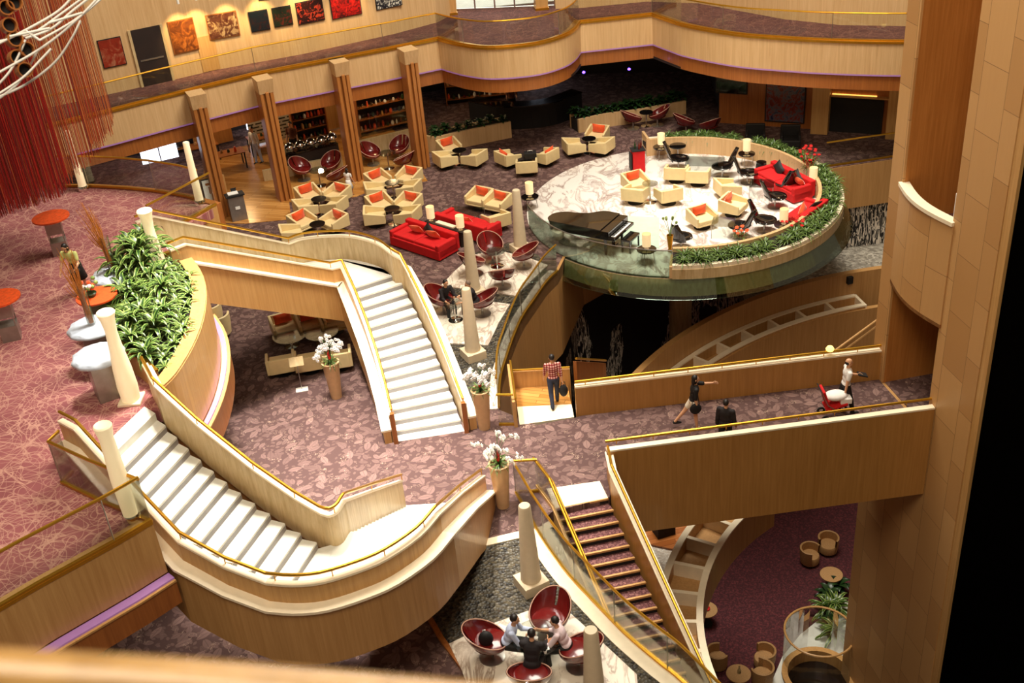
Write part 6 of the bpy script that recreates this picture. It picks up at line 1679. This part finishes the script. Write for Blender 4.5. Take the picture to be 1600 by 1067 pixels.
t = empty('shoulder_bag', 'black shoulder bag hanging at the side of the striding person', 'bag', q); MB().ellip((0, 0, .16), (.16, .06, .17), 12, 8).build('body', 'mattblack', t, smooth=True); MB().tube([(-.1, 0, .28), (-.05, .05, .68), (.05, .05, .68), (.1, 0, .28)], .012, 6).build('strap', 'mattblack', t)
pt3 = G(1127, 688, 0)
person('person in dark suit half hidden behind the near footbridge parapet', (pt3.x, 24.05, 0), m90*.35, 1.62, .03, ((.2, .1), (-.2, .2)), ((.1, .12, .3), (-.1, .12, .3)), top='darksuit', bottom='darksuit', sleeves=1.9, jacket=True)
p4_ = person('person in white short sleeved shirt near the tower end of the footbridge', G(1318, 643, 0), m90, 1.72, .06, ((.3, .1), (-.3, .2)), ((-.25, .12, .1), (.35, .1, 1.0)), top='tshirt', bottom='mattblack', hair='bald', sleeves=.6)
q = handpos(p4_, 'hand_l'); b = MB().box((0, 0, 0), (.26, .2, .03), R=Matrix.Rotation(.3, 3, 'Y')).build('notebook', 'mattblack', loc=q+Vector((.06, 0, .0))); tag(b, 'dark notebook held by the person in the white shirt', 'book')
sp = G(1303, 652, 0); sp.y = max(sp.y, 24.25)
t = empty('pushchair', 'red and black pushchair draped with a white cloth beside the parapet', 'pushchair', sp, m90)
MB().box((0, 0, .45), (.42, .6, .08), R=Matrix.Rotation(.25, 3, 'X')).build('seat', 'red', t, bevel=.02); MB().box((0, -.3, .72), (.42, .08, .55), R=Matrix.Rotation(.3, 3, 'X')).build('backrest', 'red', t, bevel=.03)
for x in (-.22, .22):
    MB().tube([(x, .3, .12), (x, -.25, .55), (x, -.45, 1.0)], .014, 6).build('frame_tube', 'steel', t)
    for y in (-.3, .3):
        w = MB().lathe([(.06, -.02), (.11, -.02), (.11, .02), (.06, .02), (.06, -.02)], (x, y, .11), 16, caps=False, R=Matrix.Rotation(PI/2, 3, 'Y')).build('wheel', 'mattblack', t)
MB().tube([(-.22, -.45, 1.0), (.22, -.45, 1.0)], .018, 8).build('handle', 'mattblack', t)
t = MB().ellip((0, 0, .72), (.22, .32, .13), 14, 8).box((0, .25, .6), (.36, .3, .16)).build('cloth', 'tshirt', loc=sp, rz=m90); bake_remesh(t, .02, 6); tag(t, 'white cloth bundle lying in the pushchair', 'cloth')
p5 = person('person in lime blouse and black skirt bending at the flower table on the mezzanine', G(131, 458, Z2), PI*.93, 1.56, .32, ((.1, .05), (-.1, .1)), ((.5, .05, .2), (.3, .25, .9)), top='lime', bottom='mattblack', hair='long', sleeves=.6, skirt=(.42, 1.15), headtilt=.3)
q = handpos(p5, 'hand_l'); b = MB().lathe([(0, 0), (.14, 0), (.15, .02), (0, .015)], n=20, caps=False).build('serving_tray', 'mattblack', loc=q+Vector((0, 0, .02))); tag(b, 'small dark tray held by the person in the lime blouse', 'tray')
person('small person in white dress with dark hair by the second pillar', G(548, 306, .0), -.5, 1.2, .02, ((.15, .1), (-.1, .1)), ((.1, .2, .3), (.1, .2, .5)), top='tshirt', bottom='tshirt', hair='long', sleeves=.4, skirt=(.42, 1.2))
# people at lunch
SIT = dict(seated=True, hipz=.50)
lt = G(842, 1030, .08)
def seatp(label, u, v, tgt, **kw):
    p = G(u, v, .5); p.z = .08; a = face(p, tgt)
    p += (Matrix.Rotation(a, 3, 'Z')@Vector((0, .16, 0)))
    return person(label, p, a, **{**dict(SIT, legs=((1.45, 1.4), (1.4, 1.5)), arms=((.5, .1, 1.0), (.55, .1, .9)), lean=.38), **kw})
seatp('person in pale blue shirt eating on the left of the lunch table', 780, 1006, lt, h=1.72, top='bluepale', sleeves=1.8)
seatp('person in pale pink shirt eating on the right of the lunch table', 898, 1012, lt, h=1.72, top='pinkpale', sleeves=1.3)
seatp('person in dark suit at the lunch table with back to us, bottom edge', 829, 1052, lt, h=1.74, top='darksuit', bottom='darksuit', sleeves=1.9, jacket=True)
for (u, v), s, lb in (((846, 1012), (.30, .22), 'white paper lying in the middle of the lunch table'), ((862, 1003), (.24, .18), 'brown lunch box open on the right of the lunch table')):
    q = G(u, v, .75); b = MB().box((0, 0, .02), (s[0], s[1], .04 if 'box' in lb else .01)).build('paper_sheet' if 'paper' in lb else 'lunch_box', 'paper' if 'paper' in lb else 'wood', loc=(q.x, q.y, .742), rz=.2); tag(b, lb, 'paper' if 'paper' in lb else 'food')
for (u, v), lb in (((838, 998), 'white cup on the left of the lunch table'), ((852, 1018), 'white cup nearest the suited person on the lunch table')):
    q = G(u, v, .78); b = MB().lathe([(0, 0), (.03, 0), (.04, .08), (.036, .08), (.028, .01), (0, .01)], n=16, caps=False).build('cup', 'paper', loc=(q.x, q.y, .742)); tag(b, lb, 'cup')
q = G(760, 1004, .62); t = empty('backpack', 'black bag lying in the left maroon chair of the lunch table', 'bag', (q.x, q.y, .59)); MB().ellip((0, 0, .15), (.16, .11, .2), 12, 8).build('body', 'mattblack', t, smooth=True); MB().tube([(-.08, .08, .1), (-.05, .14, .25), (.0, .06, .34)], .014, 6).build('strap', 'white', t)
mt_ = G(712, 500, 0)
def seat2(label, u, v, tgt, **kw): return seatp(label, u, v, tgt, **kw)
seatp('person in dark clothes with legs out, left chair of the middle marble pad', 690, 466, mt_, h=1.7, top='darksuit', sleeves=1.6)
seatp('pale haired person half hidden by the obelisk on the middle marble pad', 752, 471, mt_, h=1.7, top='darksuit', hairmat='grey', sleeves=1.6)
# staff and guests in the rooms under the ring
p = G(463, 247, .02); person('person in tan shirt standing behind the buffet', p, PI*.9, 1.7, .05, ((.1, .05), (-.1, .05)), top='tanshirt', sleeves=.7)
p = G(405, 254, .02); person('person in white jacket by the dark tables in the restaurant', p, PI*.8, 1.7, .1, ((.1, .05), (-.1, .05)), top='tshirt', bottom='bluepale', sleeves=1.8)
p = Vector((1.0, 50.9, 0)); person('person in tan top at the dark bar under the gallery', p, PI, 1.7, .1, ((.1, .05), (-.1, .05)), ((.7, .1, .8), (.7, .1, .8)), top='tanshirt', sleeves=1.2)
